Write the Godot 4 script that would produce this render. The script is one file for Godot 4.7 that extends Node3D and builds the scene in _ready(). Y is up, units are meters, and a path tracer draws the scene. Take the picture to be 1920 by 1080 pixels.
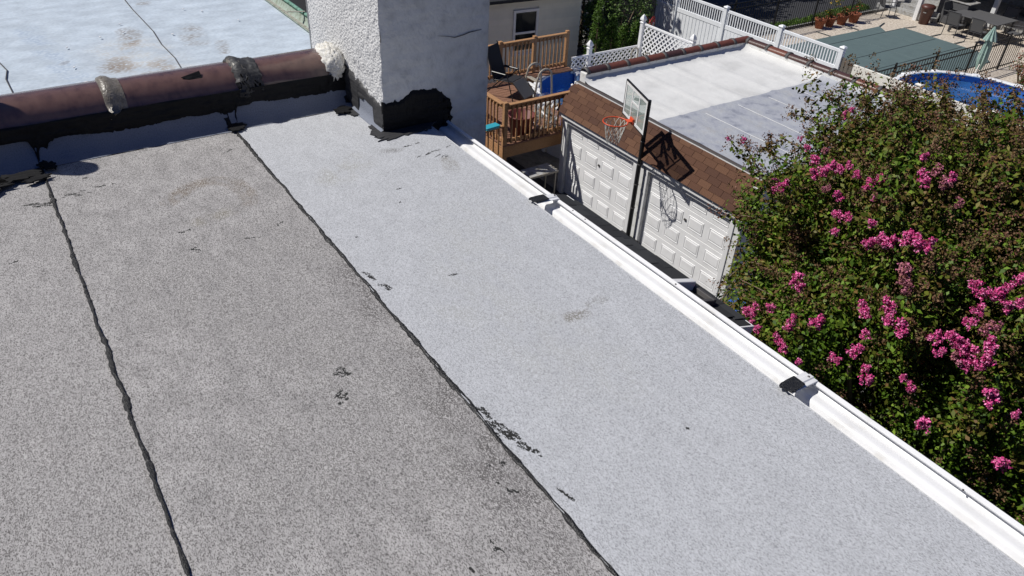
extends Node3D
# A flat rooftop looking over a gutter to a garage, a flowering tree and backyards. y up, metres; the roof lies at y = 0.

const G := -6.9                       # ground level behind the house
const F := 1410.0                     # focal length in photograph pixels
const EYE := Vector3(0, 1.7, 0)
const ROT := Vector3(-35.6, -35.7, 3.2)
var rg := RandomNumberGenerator.new()
var M := {}
var used := {}

# ---------------------------------------------------------------- helpers
func ray(px: float, py: float) -> Vector3:
	var b := Basis.from_euler(ROT * PI / 180.0)
	return (b * Vector3((px - 960.0) / F, -(py - 540.0) / F, -1.0)).normalized()

func numbered(called: String) -> String:
	var n = used.get(called, 0)
	used[called] = n + 1
	return called if n == 0 else "%s_%03d" % [called, n]

func tag(o, label: String, category: String, group := "", kind := ""):
	o.set_meta("label", label)
	if category: o.set_meta("category", category)
	if group: o.set_meta("group", group)
	if kind: o.set_meta("kind", kind)
	return o

func thing(called: String, label: String, category: String, at := Vector3.ZERO, turn := 0.0, group := "") -> Node3D:
	var o := Node3D.new()
	o.name = numbered(called)
	add_child(o)
	o.position = at
	o.rotation.y = turn
	tag(o, label, category, group)
	return o

func S() -> SurfaceTool:
	var s := SurfaceTool.new()
	s.begin(Mesh.PRIMITIVE_TRIANGLES)
	s.set_smooth_group(-1)
	return s

func done(s: SurfaceTool) -> ArrayMesh:
	s.generate_normals()
	return s.commit()

func put(parent: Node, called: String, mesh: Mesh, m: Material, xf := Transform3D()) -> MeshInstance3D:
	var o := MeshInstance3D.new()
	o.mesh = mesh
	o.material_override = m
	if parent == self:
		o.name = numbered(called)
		add_child(o)
	else:
		o.name = called
		parent.add_child(o, true)
	o.transform = xf
	return o

func add(parent: Node, called: String, s: SurfaceTool, m: Material) -> MeshInstance3D:
	return put(parent, called, done(s), m)

func structure(called: String, s: SurfaceTool, m: Material) -> MeshInstance3D:
	var o := add(self, called, s, m)
	o.set_meta("kind", "structure")
	return o

func tri(s: SurfaceTool, a: Vector3, b: Vector3, c: Vector3):
	s.add_vertex(a); s.add_vertex(c); s.add_vertex(b)

func qo(s: SurfaceTool, a: Vector3, b: Vector3, c: Vector3, d: Vector3, out: Vector3):
	if (b - a).cross(c - a).dot(out) >= 0:
		tri(s, a, b, c); tri(s, a, c, d)
	else:
		tri(s, a, c, b); tri(s, a, d, c)

# a box with chamfered edges
func cb(s: SurfaceTool, xf: Transform3D, sz: Vector3, ch := 0.0):
	s.set_smooth_group(-1)
	var h := sz * 0.5
	ch = minf(ch, 0.45 * minf(sz.x, minf(sz.y, sz.z)))
	for i in 3:
		var j := (i + 1) % 3
		var k := (i + 2) % 3
		for sg in [-1.0, 1.0]:
			var p := []
			for c in [[-1, -1], [1, -1], [1, 1], [-1, 1]]:
				var v := Vector3()
				v[i] = sg * h[i]; v[j] = c[0] * (h[j] - ch); v[k] = c[1] * (h[k] - ch)
				p.append(xf * v)
			var o := Vector3(); o[i] = sg
			qo(s, p[0], p[1], p[2], p[3], xf.basis * o)
			if ch > 0.0:
				for sj in [-1.0, 1.0]:
					var a := Vector3(); var b := Vector3(); var c := Vector3(); var d := Vector3()
					a[i] = sg * h[i]; a[j] = sj * (h[j] - ch); a[k] = -(h[k] - ch)
					b = a; b[k] = -a[k]
					d[i] = sg * (h[i] - ch); d[j] = sj * h[j]; d[k] = -(h[k] - ch)
					c = d; c[k] = -d[k]
					var oo := Vector3(); oo[i] = sg; oo[j] = sj
					qo(s, xf * a, xf * b, xf * c, xf * d, xf.basis * oo)
	if ch > 0.0:
		for x in [-1.0, 1.0]:
			for y in [-1.0, 1.0]:
				for z in [-1.0, 1.0]:
					var a := xf * Vector3(x * h.x, y * (h.y - ch), z * (h.z - ch))
					var b := xf * Vector3(x * (h.x - ch), y * h.y, z * (h.z - ch))
					var c := xf * Vector3(x * (h.x - ch), y * (h.y - ch), z * h.z)
					if (b - a).cross(c - a).dot(xf.basis * Vector3(x, y, z)) > 0: tri(s, a, b, c)
					else: tri(s, a, c, b)

func bx(s: SurfaceTool, c: Vector3, sz: Vector3, ch := 0.0):
	cb(s, Transform3D(Basis(), c), sz, ch)

# a box between two corner points
func b2(s: SurfaceTool, a: Vector3, b: Vector3, ch := 0.0):
	bx(s, (a + b) * 0.5, (b - a).abs(), ch)

# a straight bar from a to b with section w (sideways) x h (along up)
func bar(s: SurfaceTool, a: Vector3, b: Vector3, w: float, h: float, up := Vector3.UP, ch := 0.0):
	var f := (b - a).normalized()
	if absf(f.dot(up)) > 0.98: up = Vector3.RIGHT
	var x := up.cross(f).normalized()
	var y := f.cross(x)
	cb(s, Transform3D(Basis(x, y, f), (a + b) * 0.5), Vector3(w, h, a.distance_to(b)), ch)

func tube(s: SurfaceTool, pts: Array, r, n := 8, caps := true):
	s.set_smooth_group(1)
	var rings := []
	var x := Vector3.ZERO
	for i in pts.size():
		var f: Vector3 = (pts[mini(i + 1, pts.size() - 1)] - pts[maxi(i - 1, 0)]).normalized()
		if x == Vector3.ZERO:
			x = f.cross(Vector3.UP if absf(f.y) < 0.9 else Vector3.RIGHT).normalized()
		x = (x - f * x.dot(f)).normalized()
		var y := f.cross(x)
		var rr: float = r[i] if r is Array else r
		var ring := []
		for k in n:
			var t := TAU * k / n
			ring.append(pts[i] + (x * cos(t) + y * sin(t)) * rr)
		rings.append(ring)
	for i in rings.size() - 1:
		for k in n:
			var a: Vector3 = rings[i][k]; var b: Vector3 = rings[i][(k + 1) % n]
			var c: Vector3 = rings[i + 1][(k + 1) % n]; var d: Vector3 = rings[i + 1][k]
			qo(s, a, b, c, d, (a + c) * 0.5 - (pts[i] + pts[i + 1]) * 0.5)
	if caps:
		s.set_smooth_group(-1)
		for e in [0, rings.size() - 1]:
			var out: Vector3 = (pts[0] - pts[1]) if e == 0 else (pts[-1] - pts[-2])
			for k in range(1, n - 1):
				var a: Vector3 = rings[e][0]; var b: Vector3 = rings[e][k]; var c: Vector3 = rings[e][k + 1]
				if (b - a).cross(c - a).dot(out) > 0: tri(s, a, b, c)
				else: tri(s, a, c, b)

# turned shape: profile of Vector2(radius, height)
func lathe(s: SurfaceTool, xf: Transform3D, prof: Array, n := 16, smooth := true):
	s.set_smooth_group(2 if smooth else -1)
	for i in prof.size() - 1:
		for k in n:
			var t0 := TAU * k / n
			var t1 := TAU * (k + 1) / n
			var p: Vector2 = prof[i]; var q: Vector2 = prof[i + 1]
			var a := xf * Vector3(cos(t0) * p.x, p.y, sin(t0) * p.x)
			var b := xf * Vector3(cos(t1) * p.x, p.y, sin(t1) * p.x)
			var c := xf * Vector3(cos(t1) * q.x, q.y, sin(t1) * q.x)
			var d := xf * Vector3(cos(t0) * q.x, q.y, sin(t0) * q.x)
			var e := q - p
			var nn := Vector3(cos((t0 + t1) * 0.5) * e.y, -e.x, sin((t0 + t1) * 0.5) * e.y)
			var w := xf.basis * nn
			if p.x < 0.00001:
				if (c - a).cross(d - a).dot(w) > 0: tri(s, a, c, d)
				else: tri(s, a, d, c)
			elif q.x < 0.00001:
				if (b - a).cross(c - a).dot(w) > 0: tri(s, a, b, c)
				else: tri(s, a, c, b)
			else: qo(s, a, b, c, d, w)

# a smooth sheet over a grid of points [row][column]
func sheet(s: SurfaceTool, g: Array, out: Vector3, smooth := true):
	s.set_smooth_group(3 if smooth else -1)
	for i in g.size() - 1:
		for j in g[i].size() - 1:
			qo(s, g[i][j], g[i + 1][j], g[i + 1][j + 1], g[i][j + 1], out)

# a section of Vector2(a, b) carried from station 0 to station 1; place(p, t) turns it into a point
func sweep(s: SurfaceTool, prof: Array, a: Callable, stations: Array, out: Vector3, smooth := true):
	var g := []
	for t in stations:
		var r := []
		for p in prof: r.append(a.call(p, t))
		g.append(r)
	sheet(s, g, out, smooth)

# a plate cut to an outline, raised above the plane (o, u, v) by th
func plate(s: SurfaceTool, poly: PackedVector2Array, o: Vector3, u: Vector3, v: Vector3, th: float, lift := 0.0):
	var n := u.cross(v).normalized()
	var ix := Geometry2D.triangulate_polygon(poly)
	s.set_smooth_group(-1)
	var top := []
	for p in poly: top.append(o + u * p.x + v * p.y + n * (th + lift))
	for i in range(0, ix.size(), 3):
		var a: Vector3 = top[ix[i]]; var b: Vector3 = top[ix[i + 1]]; var c: Vector3 = top[ix[i + 2]]
		if (b - a).cross(c - a).dot(n) > 0: tri(s, a, b, c)
		else: tri(s, a, c, b)
	var cen := Vector3()
	for p in top: cen += p / top.size()
	for i in top.size():
		var a: Vector3 = top[i]; var b: Vector3 = top[(i + 1) % top.size()]
		var e := b - a
		qo(s, a, b, b - n * th, a - n * th, e.cross(n) * (1.0 if Geometry2D.is_polygon_clockwise(poly) == false else -1.0))

func blob(cx: float, cy: float, rx: float, ry: float, rot: float, n: int, amp: float) -> PackedVector2Array:
	var p := PackedVector2Array()
	var ph := [rg.randf() * TAU, rg.randf() * TAU, rg.randf() * TAU]
	for i in n:
		var t := TAU * i / n
		var k := 1.0 + amp * (0.5 * sin(2 * t + ph[0]) + 0.4 * sin(5 * t + ph[1]) + 0.3 * sin(11 * t + ph[2]) + rg.randf_range(-0.5, 0.5))
		var q := Vector2(cos(t) * rx * k, sin(t) * ry * k).rotated(rot)
		p.append(q + Vector2(cx, cy))
	return p

func noise(seed_: int, freq: float, type := FastNoiseLite.TYPE_SIMPLEX_SMOOTH, oct := 3) -> FastNoiseLite:
	var f := FastNoiseLite.new()
	f.seed = seed_
	f.frequency = freq
	f.noise_type = type
	f.fractal_type = FastNoiseLite.FRACTAL_FBM if oct > 1 else FastNoiseLite.FRACTAL_NONE
	f.fractal_octaves = oct
	return f

# noise picture pushed through a row of colours
func ntex(seed_: int, freq: float, cols: Array, n := 512, oct := 4, type := FastNoiseLite.TYPE_SIMPLEX_SMOOTH) -> ImageTexture:
	var im := noise(seed_, freq, type, oct).get_seamless_image(n, n)
	var src := im.get_data()
	var lr := PackedByteArray(); var lg := PackedByteArray(); var lb := PackedByteArray()
	for i in 256:
		var x := i / 255.0 * (cols.size() - 1)
		var k := mini(int(x), cols.size() - 2)
		var c: Color = cols[k].lerp(cols[k + 1], x - k)
		lr.append(c.r8); lg.append(c.g8); lb.append(c.b8)
	var out := PackedByteArray()
	out.resize(n * n * 3)
	var j := 0
	for i in n * n:
		var q := src[i]
		out[j] = lr[q]; out[j + 1] = lg[q]; out[j + 2] = lb[q]
		j += 3
	var o := Image.create_from_data(n, n, false, Image.FORMAT_RGB8, out)
	o.generate_mipmaps()
	return ImageTexture.create_from_image(o)

func ntex_normal(seed_: int, freq: float, strength: float, n := 512, oct := 4, stretch := 1) -> ImageTexture:
	var im := noise(seed_, freq, FastNoiseLite.TYPE_SIMPLEX_SMOOTH, oct).get_seamless_image(n / stretch, n)
	im.convert(Image.FORMAT_RGBA8)
	if stretch > 1: im.resize(n, n)
	im.bump_map_to_normal_map(strength)
	im.generate_mipmaps()
	return ImageTexture.create_from_image(im)

func gray(v: float) -> Color: return Color(v, v, v)
func lin(r: float, g: float, b: float) -> Color: return Color(r, g, b).linear_to_srgb()

# a material: base colour in linear values, an optional pattern (multiplied), an optional relief
func mt(c: Color, rough := 0.7, tex: Texture2D = null, scale := 1.0, nrm: Texture2D = null, nstr := 1.0, metal := 0.0) -> StandardMaterial3D:
	var m := StandardMaterial3D.new()
	m.albedo_color = c.linear_to_srgb()
	m.roughness = rough
	m.metallic = metal
	if tex: m.albedo_texture = tex
	if nrm:
		m.normal_enabled = true
		m.normal_texture = nrm
		m.normal_scale = nstr
	if tex or nrm:
		m.uv1_triplanar = true
		m.uv1_world_triplanar = true
		m.uv1_scale = Vector3.ONE * scale
	return m

# granule-surfaced roofing, one picture per sheet; marks are [points (x, z), half width, colour, strength]
func membrane(seed_: int, cols: Array, mott: float, x0: float, w: float, z0: float, l: float, marks: Array, grainf := 0.40) -> StandardMaterial3D:
	var W := 1024
	var H := 2048
	var fn := noise(seed_, grainf, FastNoiseLite.TYPE_CELLULAR, 1)
	fn.cellular_return_type = FastNoiseLite.RETURN_CELL_VALUE
	if grainf < 0.1: fn = noise(seed_, grainf, FastNoiseLite.TYPE_SIMPLEX, 2)
	var n1 := fn.get_image(W, H).get_data()
	var n2 := noise(seed_ + 7, 0.009, FastNoiseLite.TYPE_SIMPLEX_SMOOTH, 6).get_image(W, H).get_data()
	var lr := PackedInt32Array(); var lg := PackedInt32Array(); var lb := PackedInt32Array(); var lm := PackedInt32Array()
	for i in 256:
		var x := i / 255.0 * (cols.size() - 1)
		var k := mini(int(x), cols.size() - 2)
		var c: Color = cols[k].lerp(cols[k + 1], x - k)
		lr.append(c.r8); lg.append(c.g8); lb.append(c.b8)
		lm.append(int(256.0 * (1.0 + mott * (i / 255.0 - 0.62))))
	var out := PackedByteArray()
	out.resize(W * H * 3)
	var j := 0
	for i in W * H:
		var q := n1[i]
		var m := lm[n2[i]]
		out[j] = mini(255, lr[q] * m >> 8); out[j + 1] = mini(255, lg[q] * m >> 8); out[j + 2] = mini(255, lb[q] * m >> 8)
		j += 3
	for mk in marks:
		var pts: Array = mk[0]
		var hw: float = mk[1]
		var c: Color = mk[2]
		var lo := Vector2(1e9, 1e9)
		var hi := -lo
		for p in pts:
			lo = lo.min(p); hi = hi.max(p)
		var a0 := clampi(int((lo.x - hw - x0) / w * W), 0, W - 1); var a1 := clampi(int((hi.x + hw - x0) / w * W), 0, W - 1)
		var c0 := clampi(int((lo.y - hw - z0) / l * H), 0, H - 1); var c1 := clampi(int((hi.y + hw - z0) / l * H), 0, H - 1)
		for yy in range(c0, c1):
			for xx in range(a0, a1):
				var p := Vector2(x0 + w * xx / W, z0 + l * yy / H)
				var d := 1e9
				for k in pts.size() - 1:
					d = minf(d, p.distance_to(Geometry2D.get_closest_point_to_segment(p, pts[k], pts[k + 1])))
				if d > hw: continue
				var i := yy * W + xx
				# grit holds the dirt: it follows the grain and thins out in patches
				var g := clampf((n2[i] / 255.0 - 0.25) * 2.0, 0, 1) * clampf(1.6 - n1[i] / 140.0, 0, 1)
				var k2: float = mk[3] * g * (1.0 - d * d / (hw * hw))
				# tar dragged over the grit stays on the high grains
				if mk.size() > 4: k2 = mk[3] if n1[i] / 255.0 < 1.0 - 0.6 * d / hw else 0.0
				var o := i * 3
				out[o] = int(lerpf(out[o], c.r8, k2)); out[o + 1] = int(lerpf(out[o + 1], c.g8, k2)); out[o + 2] = int(lerpf(out[o + 2], c.b8, k2))
	var im := Image.create_from_data(W, H, false, Image.FORMAT_RGB8, out)
	im.generate_mipmaps()
	var m := StandardMaterial3D.new()
	m.albedo_texture = ImageTexture.create_from_image(im)
	m.roughness = 0.9
	return m

# many small leaves in one mesh: clusters are [centre, radius, count, colours]
func leaf_mesh(clusters: Array, ln: float, wd: float, up: float, sd: int, fold := 0.25) -> ArrayMesh:
	var r := RandomNumberGenerator.new()
	r.seed = sd
	var V := PackedVector3Array(); var N := PackedVector3Array(); var C := PackedColorArray(); var I := PackedInt32Array()
	for cl in clusters:
		var cols: Array = cl[3]
		for k in cl[2]:
			var o := Vector3(r.randfn(), r.randfn(), r.randfn()).normalized() * pow(r.randf(), 0.45)
			var p: Vector3 = cl[0] + o * cl[1]
			var nn := (o * 0.7 + Vector3(r.randfn(), r.randfn(), r.randfn()) * 0.55 + Vector3.UP * up).normalized()
			var f := nn.cross(Vector3(r.randfn(), r.randfn(), r.randfn())).normalized()
			var x := f.cross(nn)
			var L := ln * r.randf_range(0.6, 1.25)
			var w := wd * r.randf_range(0.7, 1.2)
			var c: Color = cols[r.randi() % cols.size()] * r.randf_range(0.75, 1.25)
			var b := V.size()
			V.append(p - f * L * 0.5)
			V.append(p + x * w * 0.5 + nn * w * fold)
			V.append(p + f * L * 0.5)
			V.append(p - x * w * 0.5 + nn * w * fold)
			for q in 4:
				N.append(nn); C.append(c)
			I.append_array([b, b + 2, b + 1, b, b + 3, b + 2])
	var a := []
	a.resize(Mesh.ARRAY_MAX)
	a[Mesh.ARRAY_VERTEX] = V; a[Mesh.ARRAY_NORMAL] = N; a[Mesh.ARRAY_COLOR] = C; a[Mesh.ARRAY_INDEX] = I
	var m := ArrayMesh.new()
	m.add_surface_from_arrays(Mesh.PRIMITIVE_TRIANGLES, a)
	return m

# ---------------------------------------------------------------- scene
func _ready():
	rg.seed = 20240917
	var cam := Camera3D.new()
	cam.name = "camera"
	add_child(cam)
	cam.position = EYE
	cam.rotation = ROT * PI / 180.0
	cam.fov = rad_to_deg(2.0 * atan(540.0 / F))
	cam.near = 0.05
	cam.far = 600.0
	cam.current = true
	var sky := ProceduralSkyMaterial.new()
	sky.sky_top_color = Color(0.23, 0.40, 0.74)
	sky.sky_horizon_color = Color(0.66, 0.75, 0.89)
	sky.sky_curve = 0.18
	sky.ground_bottom_color = Color(0.20, 0.20, 0.20)
	sky.ground_horizon_color = Color(0.45, 0.48, 0.52)
	sky.sky_energy_multiplier = 0.60
	var env := Environment.new()
	env.background_mode = Environment.BG_SKY
	env.sky = Sky.new()
	env.sky.sky_material = sky
	env.tonemap_mode = Environment.TONE_MAPPER_LINEAR
	env.tonemap_exposure = 1.0
	env.sdfgi_enabled = true
	env.ssao_enabled = true
	env.ssil_enabled = true
	var we := WorldEnvironment.new()
	we.name = "world_environment"
	we.environment = env
	add_child(we)
	var sun := DirectionalLight3D.new()
	sun.name = "sun"
	add_child(sun)
	sun.look_at_from_position(Vector3.ZERO, Vector3(0.63, -1.0, 0.49), Vector3.UP)
	sun.light_energy = 1.42
	sun.light_color = Color(1.0, 0.985, 0.96)
	sun.light_angular_distance = 0.5
	sun.shadow_enabled = true

	materials()
	ground()
	own_roof()
	parapet()
	chimney()
	gutter()
	neighbour()
	extension()
	garage()
	hoop()
	deck()
	side_yard()
	fences()
	patio()
	myrtle()

func materials():
	M.granule_n = ntex_normal(5, 0.12, 2.0, 512, 3)
	var mot := ntex(11, 0.012, [gray(0.72), gray(0.9), gray(1.0), gray(0.94), gray(0.82)], 512, 5)
	var fine := ntex(12, 0.09, [gray(0.7), gray(0.92), gray(1.0)], 512, 4)
	var dirt := ntex(13, 0.02, [Color(0.62, 0.58, 0.52), Color(0.9, 0.89, 0.86), Color(1, 1, 1), Color(1, 1, 1)], 512, 5)
	M.bump = ntex_normal(14, 0.03, 4.0, 512, 4)
	M.streak = ntex_normal(15, 0.02, 6.0, 512, 5, 8)
	M.rough_n = ntex_normal(16, 0.06, 6.0, 512, 5)
	M.ripple = ntex_normal(17, 0.02, 3.0, 512, 2)
	var grain := ntex(18, 0.03, [Color(0.72, 0.66, 0.6), Color(0.95, 0.94, 0.92), Color(1, 1, 1)], 512, 4)
	M.mot = mot
	M.fine = fine
	M.mastic = mt(Color(0.012, 0.012, 0.013), 0.6, fine, 2.0, M.streak, 1.3)
	M.mastic.metallic_specular = 0.3
	M.mastic_seam = mt(Color(0.012, 0.012, 0.013), 0.42, fine, 6.0, M.rough_n, 1.6)
	M.mastic_seam.uv1_scale = Vector3.ONE * 6.0
	M.mastic_dry = mt(Color(0.04, 0.04, 0.043), 0.6, fine, 3.0, M.streak, 1.2)
	M.upturn = mt(Color(0.21, 0.23, 0.28), 0.9, ntex(19, 0.2, [gray(0.6), gray(0.9), gray(1), gray(1)], 512, 3), 1.6, M.granule_n, 0.6)
	M.tile = mt(Color(0.135, 0.078, 0.064), 0.24, ntex(20, 0.02, [Color(0.72, 0.72, 0.76), Color(0.92, 0.9, 0.9), Color(1, 1, 1), Color(1, 0.95, 0.93)], 512, 5), 1.3, M.bump, 0.12)
	M.tile.clearcoat_enabled = true
	M.tile.clearcoat = 0.6
	M.tile.clearcoat_roughness = 0.2
	M.tile_gray = mt(Color(0.20, 0.18, 0.155), 0.35, dirt, 3.0, M.rough_n, 0.7)
	M.cement = mt(Color(0.78, 0.77, 0.74), 0.9, dirt, 4.0, M.rough_n, 1.2)
	M.stucco = mt(Color(0.66, 0.66, 0.64), 0.85, ntex(21, 0.015, [Color(0.86, 0.86, 0.86), Color(0.96, 0.96, 0.96), Color(1, 1, 1), Color(0.97, 0.97, 0.97)], 512, 5), 1.1, M.rough_n, 0.25)
	M.gutter = mt(Color(0.75, 0.75, 0.755), 0.35, ntex(22, 0.012, [Color(0.82, 0.80, 0.76), Color(0.98, 0.98, 0.975), Color(1, 1, 1), Color(1, 1, 1)], 512, 5), 0.8)
	M.stucco_rough = mt(Color(0.66, 0.66, 0.66), 0.85, ntex(25, 0.05, [Color(0.66, 0.66, 0.66), Color(0.95, 0.95, 0.95), Color(1, 1, 1), Color(1, 1, 1)], 512, 4), 2.0, ntex_normal(26, 0.05, 8.0, 512, 4), 1.0)
	M.brick = mt(Color(0.28, 0.2, 0.16), 0.9, mot, 0.8, M.rough_n, 0.6)
	M.silver = mt(Color(0.56, 0.59, 0.62), 0.5, ntex(23, 0.008, [Color(0.74, 0.77, 0.8), Color(0.9, 0.93, 0.96), Color(1, 1, 1), Color(0.96, 0.97, 0.97)], 512, 5), 0.35, M.ripple, 0.35)
	M.copper = mt(Color(0.20, 0.36, 0.31), 0.7, ntex(24, 0.03, [Color(0.45, 0.5, 0.45), Color(0.9, 0.95, 0.9), Color(1, 1, 1)], 256, 4), 2.0)
	M.copper_pale = mt(Color(0.42, 0.42, 0.36), 0.7, dirt, 2.0)
	M.copper_in = mt(Color(0.36, 0.43, 0.38), 0.7, dirt, 2.0)
	M.stain = mt(Color(0.16, 0.125, 0.09), 0.9, fine, 3.0)
	M.shingle = []
	for c in [Color(0.155, 0.074, 0.042), Color(0.13, 0.06, 0.035), Color(0.18, 0.088, 0.05), Color(0.115, 0.053, 0.033)]:
		M.shingle.append(mt(c, 0.95, ntex(30 + M.shingle.size(), 0.18, [gray(0.45), gray(0.9), gray(1)], 256, 3), 2.0, M.granule_n, 0.8))
	M.slate = []
	for c in [Color(0.030, 0.032, 0.035), Color(0.040, 0.042, 0.045), Color(0.023, 0.024, 0.027)]:
		M.slate.append(mt(c, 0.95, fine, 3.0, M.granule_n, 0.8))
	M.white_wall = mt(Color(0.74, 0.74, 0.73), 0.75, ntex(40, 0.014, [Color(0.84, 0.83, 0.81), Color(0.97, 0.97, 0.96), Color(1, 1, 1), Color(1, 1, 1)], 512, 5), 0.7)
	var clean := ntex(46, 0.01, [gray(0.95), gray(0.985), gray(1)], 512, 4)
	M.door = mt(Color(0.83, 0.83, 0.835), 0.5, clean, 0.5)
	M.white_roof = mt(Color(0.66, 0.66, 0.645), 0.85, ntex(41, 0.006, [gray(0.9), gray(0.97), gray(1), gray(0.95)], 512, 5), 0.22, M.bump, 0.15)
	M.white_seam = mt(Color(0.72, 0.72, 0.71), 0.8)
	M.gray_coat = mt(Color(0.39, 0.405, 0.432), 0.55, ntex(42, 0.01, [Color(0.75, 0.76, 0.8), Color(0.95, 0.95, 0.97), Color(1, 1, 1), Color(1.0, 0.98, 0.96)], 512, 5), 0.4, M.bump, 0.3)
	M.red_tile = mt(Color(0.16, 0.055, 0.035), 0.4, mot, 1.5, M.bump, 0.3)
	M.dark_tile = mt(Color(0.075, 0.035, 0.03), 0.4, mot, 1.5, M.bump, 0.3)
	M.lead = mt(Color(0.09, 0.085, 0.085), 0.6, fine, 2.0)
	M.black = mt(Color(0.012, 0.012, 0.013), 0.4)
	M.cloth_black = mt(Color(0.013, 0.014, 0.02), 0.8, fine, 8.0)
	M.trim = mt(Color(0.78, 0.78, 0.78), 0.5, clean, 0.6)
	M.cedar = mt(Color(0.45, 0.25, 0.12), 0.75, grain, 1.6, M.streak, 0.5)
	M.deck_board = mt(Color(0.26, 0.135, 0.088), 0.8, grain, 1.6, M.streak, 0.5)
	M.vinyl = mt(Color(0.84, 0.865, 0.895), 0.45, clean, 0.5)
	M.vinyl_white = mt(Color(0.80, 0.80, 0.80), 0.5, clean, 0.5)
	M.cream = mt(Color(0.80, 0.775, 0.70), 0.6, clean, 0.5)
	M.iron = mt(Color(0.014, 0.014, 0.015), 0.4)
	M.iron.metallic_specular = 0.3
	M.siding = mt(Color(0.84, 0.80, 0.68), 0.7, clean, 0.5)
	M.siding_b = mt(Color(0.78, 0.75, 0.64), 0.7, clean, 0.5)
	M.siding_c = mt(Color(0.80, 0.765, 0.65), 0.7, clean, 0.5)
	M.pool_blue = mt(Color(0.02, 0.11, 0.40), 0.35, ntex(43, 0.05, [Color(0.5, 0.6, 0.7), Color(0.9, 0.95, 1), Color(1, 1, 1), Color(0.8, 0.95, 1)], 256, 3), 1.2)
	M.pool_floor = mt(Color(0.10, 0.48, 0.80), 0.6, ntex(44, 0.03, [Color(0.6, 0.7, 0.8), Color(0.9, 0.95, 1), Color(1, 1, 1)], 256, 3), 0.8)
	M.water = StandardMaterial3D.new()
	M.water.albedo_color = Color(0.45, 0.75, 0.95, 0.14)
	M.water.transparency = BaseMaterial3D.TRANSPARENCY_ALPHA
	M.water.roughness = 0.03
	M.water.normal_enabled = true
	M.water.normal_texture = M.ripple
	M.water.normal_scale = 0.2
	M.water.uv1_triplanar = true
	M.water.uv1_world_triplanar = true
	M.water.uv1_scale = Vector3.ONE * 0.7
	M.glass = StandardMaterial3D.new()
	M.glass.albedo_color = Color(0.75, 0.82, 0.8, 0.32)
	M.glass.transparency = BaseMaterial3D.TRANSPARENCY_ALPHA
	M.glass.roughness = 0.05
	M.dark_glass = mt(Color(0.012, 0.014, 0.016), 0.06)
	M.concrete = mt(Color(0.22, 0.215, 0.20), 0.9, mot, 0.3, M.rough_n, 0.4)
	M.asphalt = mt(Color(0.045, 0.046, 0.05), 0.9, fine, 0.7, M.rough_n, 0.5)
	M.paver = mt(Color(0.60, 0.54, 0.46), 0.9, ntex(45, 0.06, [Color(0.74, 0.72, 0.7), Color(0.9, 0.88, 0.86), Color(1, 1, 1), Color(0.97, 0.92, 0.88)], 512, 3, FastNoiseLite.TYPE_CELLULAR), 0.35, M.bump, 0.4)
	M.cover = mt(Color(0.095, 0.14, 0.143), 0.85, clean, 0.25, M.bump, 0.1)
	M.cover_tape = mt(Color(0.13, 0.18, 0.18), 0.85)
	M.strap = mt(Color(0.03, 0.045, 0.05), 0.8)
	M.terracotta = mt(Color(0.33, 0.105, 0.05), 0.85, mot, 4.0)
	M.brown_bin = mt(Color(0.085, 0.028, 0.02), 0.45, mot, 1.5)
	M.gray_paint = mt(Color(0.36, 0.36, 0.36), 0.75, dirt, 0.6)
	M.gray_dark = mt(Color(0.06, 0.06, 0.065), 0.6, mot, 1.0)
	M.weathered = mt(Color(0.17, 0.155, 0.14), 0.9, grain, 1.5)
	M.mesh_gray = mt(Color(0.11, 0.11, 0.115), 0.75, fine, 5.0)
	M.cushion = mt(Color(0.28, 0.275, 0.265), 0.9, fine, 4.0)
	M.umbrella = mt(Color(0.36, 0.50, 0.45), 0.85, mot, 1.5)
	M.ladder = mt(Color(0.36, 0.33, 0.285), 0.5, dirt, 2.0)
	M.plastic_white = mt(Color(0.78, 0.78, 0.78), 0.4)
	M.teal = mt(Color(0.03, 0.33, 0.42), 0.5)
	M.red = mt(Color(0.36, 0.03, 0.025), 0.5, mot, 2.0)
	M.maroon = mt(Color(0.15, 0.03, 0.025), 0.55, mot, 2.0)
	M.blue = mt(Color(0.03, 0.14, 0.55), 0.45)
	M.orange = mt(Color(0.58, 0.075, 0.025), 0.4)
	M.net = mt(Color(0.62, 0.62, 0.58), 0.9)
	M.bark = mt(Color(0.23, 0.17, 0.12), 0.9, grain, 2.0, M.streak, 0.8)
	M.grass = mt(Color(0.07, 0.13, 0.02), 0.9)
	for k in ["leaf", "petal", "seed"]:
		var m := StandardMaterial3D.new()
		m.vertex_color_use_as_albedo = true
		m.roughness = 0.55 if k == "leaf" else 0.85
		m.metallic_specular = 0.35
		m.cull_mode = BaseMaterial3D.CULL_DISABLED
		if k != "seed":
			m.backlight_enabled = true
			m.backlight = Color(0.24, 0.32, 0.06) if k == "leaf" else Color(0.35, 0.08, 0.2)
		M[k] = m

func ground():
	var s := S()
	qo(s, Vector3(-250, G, -250), Vector3(250, G, -250), Vector3(250, G, 250), Vector3(-250, G, 250), Vector3.UP)
	structure("ground", s, M.concrete)
	s = S()
	qo(s, Vector3(20.6, G + 0.008, -60), Vector3(60, G + 0.008, -60), Vector3(60, G + 0.008, -18.95), Vector3(20.6, G + 0.008, -18.95), Vector3.UP)
	structure("street", s, M.asphalt)
	s = S()
	qo(s, Vector3(2.3, G + 0.006, -18), Vector3(10.19, G + 0.006, -18), Vector3(10.19, G + 0.006, 12), Vector3(2.3, G + 0.006, 12), Vector3.UP)
	structure("driveway", s, M.asphalt)

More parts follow.
